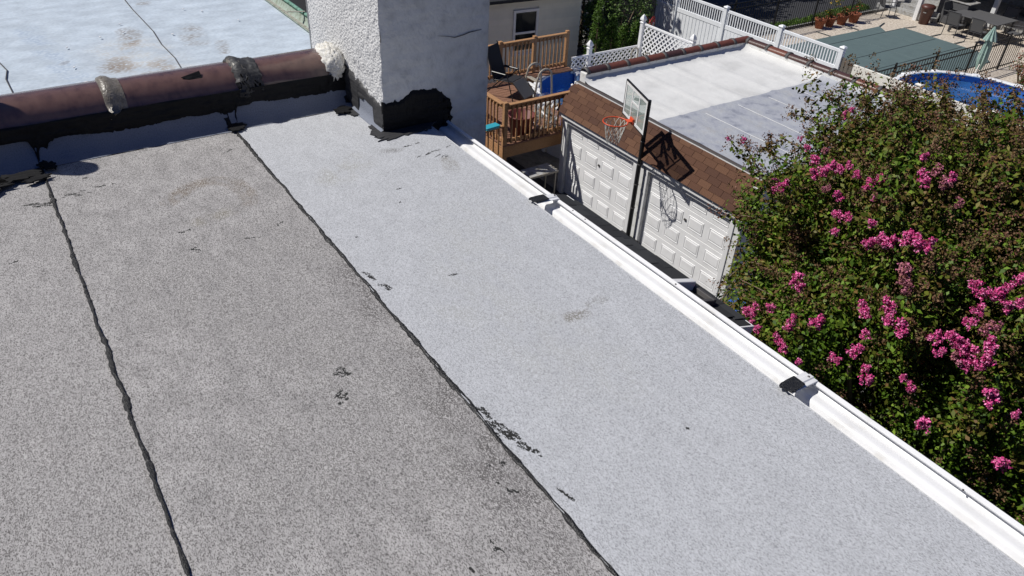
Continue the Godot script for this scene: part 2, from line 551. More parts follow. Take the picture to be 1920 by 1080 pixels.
# ------------------------------------------------ the roof one stands on
func own_roof():
	var h := thing("row_house", "flat roofed house with gray granule roofing sheets and black tarred seams", "house", Vector3(0, 0, 0))
	var s := S()
	b2(s, Vector3(-7, G, -3.96), Vector3(1.80, -0.03, 6), 0.01)
	add(h, "wall", s, M.brick)
	var und := noise(3, 0.9)
	# the sheets, each lapping 4 mm over its neighbour to the left
	var old := [Color(0.36, 0.35, 0.345), Color(0.48, 0.47, 0.465), Color(0.565, 0.555, 0.55), Color(0.615, 0.605, 0.60), Color(0.65, 0.64, 0.633), Color(0.67, 0.66, 0.653), Color(0.70, 0.69, 0.683)]
	var arc := [Vector2(0.433, -3.232), Vector2(0.499, -3.296), Vector2(0.556, -3.334), Vector2(0.62, -3.347), Vector2(0.675, -3.328), Vector2(0.731, -3.267), Vector2(0.749, -3.157), Vector2(0.734, -3.064)]
	var brown := Color(0.36, 0.31, 0.25)
	var grit := Color(0.30, 0.29, 0.285)
	var marks1 := [
		[arc, 0.05, brown, 0.8], [[Vector2(0.46, -3.25), Vector2(0.54, -3.32)], 0.04, brown, 0.9],
		[[Vector2(0.5, -3.0), Vector2(0.66, -3.03)], 0.05, Color(0.42, 0.40, 0.34), 0.6],
		[[Vector2(0.88, -2.35), Vector2(0.885, -2.05)], 0.10, grit, 0.8],
		[[Vector2(0.88, -1.7), Vector2(0.87, -1.15)], 0.13, grit, 0.75],
		[[Vector2(0.82, -1.3), Vector2(0.83, -0.9)], 0.12, grit, 0.5],
		[[Vector2(0.3, -2.6), Vector2(0.55, -2.2), Vector2(0.7, -1.8)], 0.28, Color(0.42, 0.41, 0.40), 0.45],
		[[Vector2(0.3, -1.5), Vector2(0.7, -1.4)], 0.3, Color(0.42, 0.41, 0.40), 0.4],
		[[Vector2(0.7, -2.75), Vector2(0.8, -2.5)], 0.2, Color(0.42, 0.41, 0.40), 0.4]]
	var marks0 := [[[Vector2(-0.5, -2.2), Vector2(-0.1, -1.6)], 0.4, Color(0.45, 0.44, 0.43), 0.3]]
	var new_ := [Color(0.555, 0.56, 0.57), Color(0.662, 0.668, 0.68), Color(0.70, 0.707, 0.72), Color(0.722, 0.73, 0.743), Color(0.76, 0.767, 0.78)]
	var marks2 := [
		[[Vector2(1.46, -1.66), Vector2(1.52, -1.65)], 0.035, Color(0.4, 0.38, 0.34), 0.9],
		[[Vector2(1.58, -1.68), Vector2(1.64, -1.69)], 0.03, Color(0.42, 0.41, 0.38), 0.8],
		[[Vector2(1.72, -3.0), Vector2(1.68, -2.9)], 0.05, Color(0.42, 0.40, 0.36), 0.8],
		[[Vector2(1.45, -3.25), Vector2(1.55, -3.22)], 0.03, Color(0.35, 0.34, 0.33), 0.9],
		[[Vector2(1.3, -3.2), Vector2(1.15, -3.1)], 0.12, Color(0.55, 0.54, 0.50), 0.5],
		[[Vector2(1.5, -2.4), Vector2(1.2, -1.9), Vector2(1.35, -1.4)], 0.25, Color(0.60, 0.60, 0.58), 0.4]]
	var tar := Color(0.13, 0.128, 0.126)
	# drips and trowel smears of roofing tar: [x, z, length, width, turn, flecks]
	for q in [[0.421, -2.949, 0.06, 0.004, 0.1, 4], [0.445, -2.952, 0.012, 0.01, 0.1, 5], [0.425, -2.786, 0.03, 0.018, 0.5, 9], [0.82, -3.62, 0.05, 0.01, -0.3, 4], [0.628, -1.811, 0.04, 0.03, 0.6, 14], [0.583, -1.707, 0.05, 0.026, -0.4, 12],
			[0.651, -2.764, 0.03, 0.006, 0.4, 4], [0.785, -2.822, 0.03, 0.006, -0.6, 4], [1.366, -2.85, 0.03, 0.005, 0.1, 5], [1.238, -2.114, 0.03, 0.006, 0.0, 4], [-0.197, -3.042, 0.03, 0.005, 0.0, 4], [0.161, -3.641, 0.03, 0.008, -0.2, 4],
			[0.945, -1.285, 0.09, 0.018, 1.25, 30], [0.932, -1.40, 0.09, 0.010, 1.35, 14], [0.965, -1.215, 0.05, 0.012, 1.2, 12], [0.940, -2.27, 0.07, 0.008, 1.3, 12], [0.965, -2.17, 0.05, 0.010, 1.2, 12], [0.955, -1.02, 0.07, 0.004, 1.35, 7], [0.86, -1.22, 0.05, 0.02, 1.2, 3], [0.83, -1.12, 0.05, 0.010, 1.2, 3],
			[0.70, -0.98, 0.05, 0.005, 1.3, 4], [0.62, -0.92, 0.05, 0.005, 1.3, 4], [0.09, -3.50, 0.08, 0.02, 0.1, 12], [0.20, -3.53, 0.06, 0.010, 0.0, 6], [-0.05, -3.48, 0.12, 0.03, 0.2, 20], [1.44, -1.02, 0.006, 0.005, 0.1, 2], [1.62, -3.24, 0.08, 0.004, -0.1, 6], [1.02, -2.55, 0.006, 0.005, 0.1, 2], [1.31, -2.73, 0.010, 0.005, 0.1, 2], [1.70, -3.12, 0.10, 0.004, -0.2, 5], [1.72, -3.06, 0.06, 0.02, -0.2, 6]]:
		for k in q[5]:
			var d := Vector2(rg.randfn() * q[2] * 0.42, rg.randfn() * q[3] * 0.5).rotated(q[4]) + Vector2(q[0], q[1])
			var e := Vector2(q[2] * rg.randf_range(0.03, 0.16), 0).rotated(q[4] + rg.randf_range(-0.2, 0.2))
			var mk := [[d - e, d + e], rg.randf_range(0.003, 0.0075), tar, 0.92, 1]
			(marks0 if q[0] < 0.0 else (marks1 if q[0] < 0.905 else marks2)).append(mk)
	var spec := [[-0.92, 0.925, 0.0, old, 0.10, marks0], [0.0, 0.915, 0.004, old, 0.16, marks1], [0.9105, 0.9345, 0.008, new_, 0.05, marks2]]
	for i in 3:
		var q: Array = spec[i]
		var z0 := -4.0
		var l := 3.4
		var m := membrane(60 + i, q[3], q[4], q[0], q[1], z0, l, q[5])
		s = S()
		s.set_smooth_group(3)
		var nx := 14
		var nz := 120
		var pos := func(a: int, b: int) -> Vector3:
			var x: float = q[0] + q[1] * a / nx
			var z := -3.83 + 7.8 * b / nz
			return Vector3(x, q[2] + 0.0022 * und.get_noise_2d(x * 3.0, z * 2.0), z)
		for a in nx:
			for b in nz:
				for c in [[0, 0], [1, 1], [0, 1], [0, 0], [1, 0], [1, 1]]:
					var p: Vector3 = pos.call(a + c[0], b + c[1])
					s.set_uv(Vector2((p.x - q[0]) / q[1], (p.z - z0) / l))
					s.add_vertex(p)
		s.generate_normals()
		s.generate_tangents()
		var o := put(h, "membrane_sheet", s.commit(), m)
		o.set_meta("label", ["light gray weathered granule sheet by the vent pipe", "gray weathered granule sheet with a brown ring stain", "cleaner pale blue gray granule sheet along the gutter"][i])
	s = S()
	b2(s, Vector3(-7, -0.03, -3.95), Vector3(-0.9, 0.0, 6))
	add(h, "membrane_sheet", s, M.upturn)
	# tarred seams
	for q in [[0.911, 0.0092, 1.6, 0], [0.008, 0.0076, 1.3, 1]]:
		s = S()
		s.set_smooth_group(3)
		var nz1 := noise(71 + q[3], 9.0, FastNoiseLite.TYPE_SIMPLEX, 3)
		var nz2 := noise(81 + q[3], 3.2, FastNoiseLite.TYPE_SIMPLEX, 3)
		var g := []
		for k in 700:
			var z := -3.80 + 7.0 * k / 699.0
			var hw: float = q[1] * (0.78 + 0.42 * nz1.get_noise_2d(z * 1.6, 0) + 0.5 * nz2.get_noise_2d(z, 9))
			hw = maxf(hw, 0.0048)
			var cx: float = q[0] + 0.005 * nz2.get_noise_2d(z, 31)
			var el: float = hw * nz1.get_noise_2d(z * 2.5, 55) * 0.45
			var hh: float = 0.003 * q[2] * (1.0 + 0.8 * nz1.get_noise_2d(z, 77))
			g.append([Vector3(cx - hw + el, 0.003, z), Vector3(cx - hw * 0.55, 0.006 + hh, z), Vector3(cx - 0.001, 0.007 + hh * (0.5 + nz1.get_noise_2d(z * 1.4, 5)), z), Vector3(cx + hw * 0.5, 0.008 + hh, z), Vector3(cx + hw - el, 0.006, z)])
		sheet(s, g, Vector3.UP)
		add(h, "seam_bead", s, M.mastic_seam)

func parapet():
	var w := thing("parapet_wall", "low roof parapet with brown glazed coping tiles and black tar band", "parapet")
	var s := S()
	b2(s, Vector3(-7, -0.3, -4.175), Vector3(1.585, 0.17, -3.962), 0.004)
	add(w, "wall_core", s, M.brick)
	# turned-up roofing at the foot of the wall
	var nz := noise(91, 1.5)
	for q in [[-2.5, 0.004, 0.0], [0.008, 0.905, 0.003], [0.91, 1.583, 0.006]]:
		s = S()
		var g := []
		var n := int((q[1] - q[0]) / 0.03)
		for k in n + 1:
			var x: float = lerpf(q[0], q[1], float(k) / n)
			var e: float = 0.006 * nz.get_noise_2d(x * 4, 0) + q[2]
			var r := []
			for p in [[-3.835, 0.0015], [-3.86, 0.006], [-3.885, 0.015], [-3.915, 0.04], [-3.935, 0.08], [-3.945, 0.12], [-3.95, 0.17]]:
				r.append(Vector3(x, p[1] + e + 0.003, p[0] + e + 0.012 * nz.get_noise_2d(x * 3, p[1] * 9) * p[1] * 6))
			r[0].z += 0.01 * nz.get_noise_2d(x * 5, 40)
			r[0].y = 0.0016 + q[2] * 1.34
			g.append(r)
		sheet(s, g, Vector3(0, 1, 1))
		add(w, "upturned_sheet", s, M.upturn)
	# tar trowelled along the wall under the tiles
	var n1 := noise(92, 3.0, FastNoiseLite.TYPE_SIMPLEX, 4)
	var n2 := noise(93, 0.7, FastNoiseLite.TYPE_SIMPLEX, 2)
	s = S()
	var g2 := []
	for k in 380:
		var x := -2.2 + 3.79 * k / 379.0
		var lo := 0.088 + 0.02 * n1.get_noise_2d(x, 0) + 0.028 * n2.get_noise_2d(x, 3)
		if x < 0.1: lo -= 0.012
		# runs over the upright laps and at the chimney corner
		lo -= 0.085 * exp(-pow((x - 0.915) / 0.038, 4)) + 0.075 * exp(-pow((x - 0.03) / 0.03, 4)) * (0.7 + n1.get_noise_2d(x * 3, 8))
		lo -= 0.09 * clampf((x - 1.47) / 0.04, 0, 1)
		lo = maxf(lo, 0.012)
		var r := []
		for j in 9:
			var t := j / 8.0
			var y := lerpf(lo, 0.185, t)
			var z := -3.935 + 0.012 * n1.get_noise_2d(x * 0.6, y * 40.0) + (0.012 if j > 0 else -0.004)
			z += 0.11 * pow(clampf((0.07 - y) / 0.07, 0, 1), 2)
			r.append(Vector3(x, y, z))
		g2.append(r)
	sheet(s, g2, Vector3(0, 0, 1))
	add(w, "tar_band", s, M.mastic)
	# tar on the lap feet, lying on the roof
	for q in [[0.925, -3.845, 0.045, 0.05], [0.035, -3.82, 0.03, 0.05], [-0.12, -3.75, 0.12, 0.05], [-0.02, -3.70, 0.06, 0.02], [-0.22, -3.70, 0.10, 0.06], [1.50, -3.80, 0.05, 0.045]]:
		s = S()
		plate(s, blob(0, 0, q[2], q[3], 0.2, 40, 0.35), Vector3(q[0], 0.018, q[1]), Vector3.RIGHT, Vector3.FORWARD, 0.006)
		add(w, "tar_smear", s, M.mastic)
	# coping tiles: half-round with a collar at the near end
	var prof := [Vector2(-0.130, 0.135), Vector2(-0.138, 0.16), Vector2(-0.132, 0.205), Vector2(-0.105, 0.245), Vector2(-0.06, 0.272), Vector2(0.0, 0.282), Vector2(0.06, 0.274), Vector2(0.100, 0.252), Vector2(0.128, 0.212), Vector2(0.136, 0.165), Vector2(0.130, 0.140), Vector2(0.118, 0.138)]
	var joints := [-2.17, -1.53, -0.895, -0.265, 0.365, 1.0, 1.50]
	for i in joints.size() - 1:
		var a: float = joints[i]
		var b: float = joints[i + 1]
		s = S()
		var dy := rg.randf_range(-0.003, 0.003)
		var f := func(p: Vector2, t: Vector2) -> Vector3:
			return Vector3(t.x, 0.14 + (p.y - 0.14) * t.y + dy, -4.065 + p.x * (0.5 + 0.5 * t.y))
		sweep(s, prof, f, [Vector2(a + 0.055, 0.97), Vector2(a + 0.2, 0.985), Vector2(b + 0.012, 1.0)], Vector3(0, 1, 0))
		var o := add(w, "coping_tile", s, M.tile)
		if i < 5:
			s = S()
			sweep(s, prof, f, [Vector2(a - 0.012, 0.99), Vector2(a - 0.006, 1.09), Vector2(a + 0.018, 1.15), Vector2(a + 0.040, 1.12), Vector2(a + 0.060, 1.02), Vector2(a + 0.085, 0.995)], Vector3(0, 1, 0))
			add(o, "collar", s, M.tile_gray)
		else:
			s = S()
			sweep(s, prof, f, [Vector2(a - 0.012, 0.99), Vector2(a - 0.006, 1.09), Vector2(a + 0.018, 1.14), Vector2(a + 0.040, 1.12), Vector2(a + 0.060, 1.02)], Vector3(0, 1, 0))
			add(o, "collar", s, M.tile_gray)
			# rough dried tar smeared round this collar
			s = S()
			var gg := []
			for k in 22:
				var x := 0.985 + 0.14 * k / 21.0
				var r := []
				for j in 30:
					var u := (j / 29.0) * (prof.size() - 2.0)
					var c := mini(int(u), prof.size() - 3)
					var p: Vector2 = prof[c].lerp(prof[c + 1], u - c)
					var bell := 1.0 + 0.13 * exp(-pow((x - 1.02) / 0.03, 2))
					var rr := bell + 0.05 * n1.get_noise_2d(x * 14, j * 0.9) + (0.035 if k > 0 and k < 21 else -0.03)
					r.append(Vector3(x + 0.012 * n1.get_noise_2d(j * 0.8, 17), 0.14 + (p.y - 0.14) * rr, -4.065 + p.x * rr))
				gg.append(r)
			sheet(s, gg, Vector3.UP)
			add(o, "tar_smear", s, M.mastic_dry)
	# a dark patch of roofing felt stuck on a tile
	s = S()
	plate(s, PackedVector2Array([Vector2(-0.05, 0.01), Vector2(0.045, 0.03), Vector2(0.055, -0.045), Vector2(0.02, -0.03)]), Vector3(0.78, 0.262, -3.985), Vector3(1, 0, 0), Vector3(0, 0.75, -0.66), 0.004)
	add(w, "felt_patch", s, M.mastic)
	# white cement dabbed where the last tile meets the chimney
	s = S()
	var cn := noise(95, 9.0, FastNoiseLite.TYPE_SIMPLEX, 4)
	var gb := []
	for i in 22:
		var r := []
		for j in 36:
			var th := PI * i / 21.0
			var ph := TAU * j / 35.0
			var d := Vector3(sin(th) * cos(ph), cos(th), sin(th) * sin(ph))
			var k := 1.0 + 0.22 * cn.get_noise_3d(d.x * 0.5, d.y * 0.5, d.z * 0.5)
			r.append(Vector3(1.535, 0.215, -4.03) + d * Vector3(0.075, 0.10, 0.14) * k)
		gb.append(r)
	s.set_smooth_group(3)
	for i in 21:
		for j in 35:
			qo(s, gb[i][j], gb[i + 1][j], gb[i + 1][j + 1], gb[i][j + 1], gb[i][j] - Vector3(1.535, 0.215, -4.03))
	add(w, "cement_dab", s, M.cement)
	# vent pipe beyond the left edge of the view, its shadow falls on the roof
	var v := thing("vent_pipe", "upright black vent pipe with rounded cap standing behind the parapet", "pipe", Vector3(-0.50, 0.0, -4.26))
	s = S()
	lathe(s, Transform3D(), [Vector2(0.0, 0.0), Vector2(0.075, 0.0), Vector2(0.075, 1.0), Vector2(0.07, 1.06), Vector2(0.045, 1.1), Vector2(0.0, 1.115)], 20)
	add(v, "pipe", s, M.mastic_dry)
	s = S()
	lathe(s, Transform3D(), [Vector2(0.18, 0.0), Vector2(0.12, 0.03), Vector2(0.08, 0.12), Vector2(0.076, 0.13)], 20)
	add(v, "flange", s, M.mastic)

func chimney():
	var c := thing("chimney", "whitewashed stucco chimney with black tar round its foot", "chimney", Vector3.ZERO)
	var x0 := 1.588; var x1 := 2.228; var z0 := -3.45; var z1 := -4.45; var y1 := 2.2
	var nb := noise(101, 14.0, FastNoiseLite.TYPE_SIMPLEX, 4)
	var nc := noise(102, 2.0, FastNoiseLite.TYPE_SIMPLEX, 3)
	var s := S()
	# sunny side, pitted and bumpy (x = x0)
	var g := []
	for i in 111:
		var y := -0.3 + (y1 + 0.3) * pow(i / 110.0, 1.3)
		var r := []
		for j in 81:
			var z := lerpf(z1, z0, j / 80.0)
			var k := clampf((z + 3.86) / 0.06, 0, 1)          # the nearer half stands proud
			var rough: float = lerpf(0.0028, 0.0085, k) * lerpf(1.0, 0.7, clampf((y - 0.3) / 0.5, 0, 1))
			var d := nb.get_noise_2d(z, y)
			d = d + 0.9 * maxf(0.0, nb.get_noise_2d(z * 2.2 + 40, y * 2.2) - 0.15)
			var e := rough * d + 0.008 * k + 0.006 * nc.get_noise_2d(z, y)
			if j == 80: e = 0.008
			if j == 0: e = 0.0
			r.append(Vector3(x0 + 0.008 - e, y, z + (0.006 * nc.get_noise_2d(y * 3, 7) if j == 80 else 0.0)))
		g.append(r)
	sheet(s, g, Vector3(-1, 0, 0))
	add(c, "rough_render", s, M.stucco_rough)
	s = S()
	# shaded side with faint brick courses (z = z0)
	var g2 := []
	for i in 260:
		var y := -0.9 + (y1 + 0.9) * i / 259.0
		var r := []
		for j in 41:
			var x := lerpf(x0, x1, j / 40.0)
			var cy := fposmod(y + 0.004 * nc.get_noise_2d(x * 2, 3), 0.0735) / 0.0735
			var joint := exp(-pow((cy - 0.5) / 0.13, 2))
			var e := 0.004 * nc.get_noise_2d(x * 2, y * 2) + 0.0012 * nb.get_noise_2d(x, y) - 0.0022 * joint * clampf(0.5 + 1.5 * nc.get_noise_2d(x + 9, y), 0, 1)
			if j == 0 or j == 40: e = -0.002 + 0.004 * nc.get_noise_2d(9, y * 2)
			r.append(Vector3(x + (0.006 * nc.get_noise_2d(y * 3, 7) if j == 0 else (0.005 * nc.get_noise_2d(y * 3, 70) if j == 40 else 0.0)), y, z0 + e + (0.006 * nc.get_noise_2d(y * 3, 7) if j == 0 else 0.0)))
		g2.append(r)
	sheet(s, g2, Vector3(0, 0, 1))
	qo(s, Vector3(x1, -0.9, z0), Vector3(x1, y1, z0), Vector3(x1, y1, z1), Vector3(x1, -0.9, z1), Vector3(1, 0, 0))
	qo(s, Vector3(x0, -0.9, z1), Vector3(x0, y1, z1), Vector3(x1, y1, z1), Vector3(x1, -0.9, z1), Vector3(0, 0, -1))
	qo(s, Vector3(x0, y1, z1), Vector3(x0, y1, z0), Vector3(x1, y1, z0), Vector3(x1, y1, z1), Vector3(0, 1, 0))
	add(c, "stack", s, M.stucco)
	s = S()
	b2(s, Vector3(1.81, G, -4.43), Vector3(2.21, -0.85, -3.47), 0.01)
	add(c, "breast", s, M.stucco)
	# the crack in the shaded side
	s = S()
	var cr := PackedVector2Array()
	var pts := []
	for p in [[820, 67], [840, 68], [852, 70], [868, 65], [880, 60], [893, 57], [902, 55]]:
		var d := ray(p[0], p[1])
		var q := EYE + d * ((z0 - EYE.z) / d.z)
		pts.append(Vector2(q.x, q.y))
	for i in pts.size(): cr.append(pts[i] + Vector2(0, 0.0022 * sin(PI * (i + 0.4) / pts.size())))
	for i in range(pts.size() - 1, -1, -1): cr.append(pts[i] - Vector2(0, 0.0022 * sin(PI * (i + 0.4) / pts.size())))
	plate(s, cr, Vector3(0, 0, z0 + 0.003), Vector3.RIGHT, Vector3.UP, 0.002)
	add(c, "crack", s, M.lead)
	# tar: shaded side, an apron with a rounded right end
	var n1 := noise(103, 6.0, FastNoiseLite.TYPE_SIMPLEX, 4)
	s = S()
	var ga := []
	for k in 240:
		var t := k / 239.0
		var x := lerpf(x0 - 0.012, 1.992, t)
		var top := 0.165 + 0.04 * smoothstep(0.2, 0.45, t) - 0.115 * pow(maxf(0.0, (t - 0.62) / 0.38), 3.2) + 0.012 * n1.get_noise_2d(x, 1) + 0.010 * n1.get_noise_2d(x * 2.6, 2)
		if t < 0.2: top = 0.172 + 0.016 * n1.get_noise_2d(x * 4, 1)
		var r := []
		for j in 13:
			var u := j / 12.0
			var y := lerpf(0.0 if x < 1.84 else -0.09, top, u)
			var z := z0 + 0.012 + 0.006 * n1.get_noise_2d(x * 0.5, y * 8)
			if j == 12 or k == 0 or k == 239: z = z0 - 0.004
			r.append(Vector3(x + (0.020 * n1.get_noise_2d(y * 5, 60) if k > 208 else 0.0), y, z))
		ga.append(r)
	sheet(s, ga, Vector3(0, 0, 1))
	add(c, "tar_band", s, M.mastic)
	# tar on the sunny side below the stucco, with a bare gap
	s = S()
	var gs := []
	for k in 70:
		var z := lerpf(-3.97, z0 + 0.01, k / 69.0)
		var top := lerpf(0.215, 0.150, clampf((z + 3.9) / 0.4, 0, 1)) + 0.012 * n1.get_noise_2d(z * 2, 21)
		var bot := 0.0
		if z > -3.75 and z < -3.56: bot = 0.105 + 0.02 * n1.get_noise_2d(z * 2, 33)
		var r := []
		for j in 11:
			var y := lerpf(bot, top, j / 10.0)
			var x := x0 - 0.011 - 0.006 * n1.get_noise_2d(z * 0.7, y * 7)
			if j == 10 or (j == 0 and bot > 0.0): x = x0 + 0.006
			r.append(Vector3(x, y, z))
		gs.append(r)
	sheet(s, gs, Vector3(-1, 0, 0))
	add(c, "tar_band", s, M.mastic_dry)
	s = S()
	var gu := []
	for k in 40:
		var z := lerpf(-3.82, z0 + 0.005, k / 39.0)
		gu.append([Vector3(x0 - 0.035, 0.011, z), Vector3(x0 - 0.012, 0.02, z), Vector3(x0 - 0.006, 0.05, z), Vector3(x0 - 0.005, 0.13, z)])
	sheet(s, gu, Vector3(-1, 1, 0))
	add(c, "upturned_sheet", s, M.upturn)
	# tar spread on the roof round the foot
	for q in [[1.69, -3.405, 0.15, 0.055, 0.2], [1.57, -3.42, 0.06, 0.06, 0.5], [1.565, -3.49, 0.035, 0.06, 0.2], [1.55, -3.74, 0.03, 0.035, 0.0], [1.535, -3.79, 0.04, 0.035, 0.0], [1.80, -3.40, 0.06, 0.03, 0.4]]:
		s = S()
		plate(s, blob(0, 0, q[2], q[3], q[4], 60, 0.32), Vector3(q[0], 0.009, q[1]), Vector3.RIGHT, Vector3.FORWARD, 0.005 + 0.001 * rg.randf())
		add(c, "tar_smear", s, M.mastic_dry)

func gutter():
	var o := thing("rain_gutter", "white metal rain gutter along the gray roof edge with two strap hangers", "gutter")
	var prof := [Vector2(1.842, 0.011), Vector2(1.8435, 0.0), Vector2(1.845, -0.085), Vector2(1.852, -0.094), Vector2(1.868, -0.092), Vector2(1.884, -0.077), Vector2(1.896, -0.063), Vector2(1.904, -0.053), Vector2(1.910, -0.044), Vector2(1.914, -0.036), Vector2(1.920, -0.030), Vector2(1.930, -0.0285), Vector2(1.945, -0.030), Vector2(1.966, -0.031), Vector2(1.973, -0.006)]
	var lip := [Vector2(1.9590, -0.008), Vector2(1.9580, -0.003), Vector2(1.960, 0.000), Vector2(1.971, 0.0045), Vector2(1.975, 0.001), Vector2(1.976, -0.03), Vector2(1.972, -0.06), Vector2(1.955, -0.08), Vector2(1.945, -0.098), Vector2(1.87, -0.100)]
	var wob := noise(111, 0.8)
	var st := []
	for k in 121: st.append(lerpf(-3.447, 4.5, k / 120.0))
	var f := func(p: Vector2, z: float) -> Vector3:
		var k := lerpf(0.97, 1.10, clampf((z + 2.5) / 2.2, 0, 1))   # the trough widens a little towards the near end
		return Vector3(1.842 + (p.x - 1.842) * k + 0.0025 * wob.get_noise_2d(z, 0), p.y + 0.0015 * wob.get_noise_2d(z, 9), z)
	var s := S()
	sweep(s, prof, f, st, Vector3(0, 1, 0))
	add(o, "trough", s, M.gutter)
	s = S()
	sweep(s, lip, f, st, Vector3(0.6, 0.8, 0), false)
	add(o, "lip", s, M.gutter)
	for q in [-2.43, -0.975, 0.5]:
		s = S()
		var zz: float = q
		var g := []
		for x in [1.84, 1.865, 1.89, 1.915, 1.935, 1.955, 1.971]:
			var y: float = 0.017 - 0.075 * (x - 1.84)
			if zz > -1.5: x = 1.842 + (x - 1.842) * 1.06
			g.append([Vector3(x, y - 0.002, zz - 0.028), Vector3(x, y, zz - 0.026), Vector3(x, y, zz - 0.012), Vector3(x, y + 0.004, zz - 0.008), Vector3(x, y + 0.004, zz + 0.008), Vector3(x, y, zz + 0.012), Vector3(x, y, zz + 0.026), Vector3(x, y - 0.002, zz + 0.028)])
		sheet(s, g, Vector3.UP, false)
		var hg := add(o, "strap_hanger", s, M.gutter)
		s = S()
		bx(s, Vector3(1.962, 0.0125, zz), Vector3(0.008, 0.006, 0.008), 0.002)
		add(hg, "rivet", s, M.lead)
		# felt and tar covering the roof end of the strap
		s = S()
		var pl := PackedVector2Array()
		for p in [[1.838, -0.036], [1.87, -0.040], [1.915, -0.041], [1.926, -0.038], [1.926, 0.0], [1.925, 0.038], [1.90, 0.041], [1.875, 0.043], [1.862, 0.048], [1.855, 0.040], [1.848, 0.058], [1.842, 0.045], [1.832, 0.052], [1.830, 0.03], [1.822, 0.022], [1.826, 0.0], [1.818, -0.015], [1.826, -0.03]]:
			pl.append(Vector2(minf(p[0], 1.912), -p[1] * 0.6))
		plate(s, pl, Vector3(0, 0.0225 + 0.07 * 1.84, zz), Vector3(1, -0.07, 0), Vector3.FORWARD, 0.004)
		add(hg, "tar_patch", s, M.mastic_seam)
	for z in [-2.2, -2.29, -1.62, -0.42, 0.2]:
		s = S()
		lathe(s, Transform3D(Basis(), Vector3(1.963, 0.0012, z)), [Vector2(0.0035, 0), Vector2(0.0032, 0.002), Vector2(0, 0.003)], 8)
		add(o, "rivet", s, M.lead)

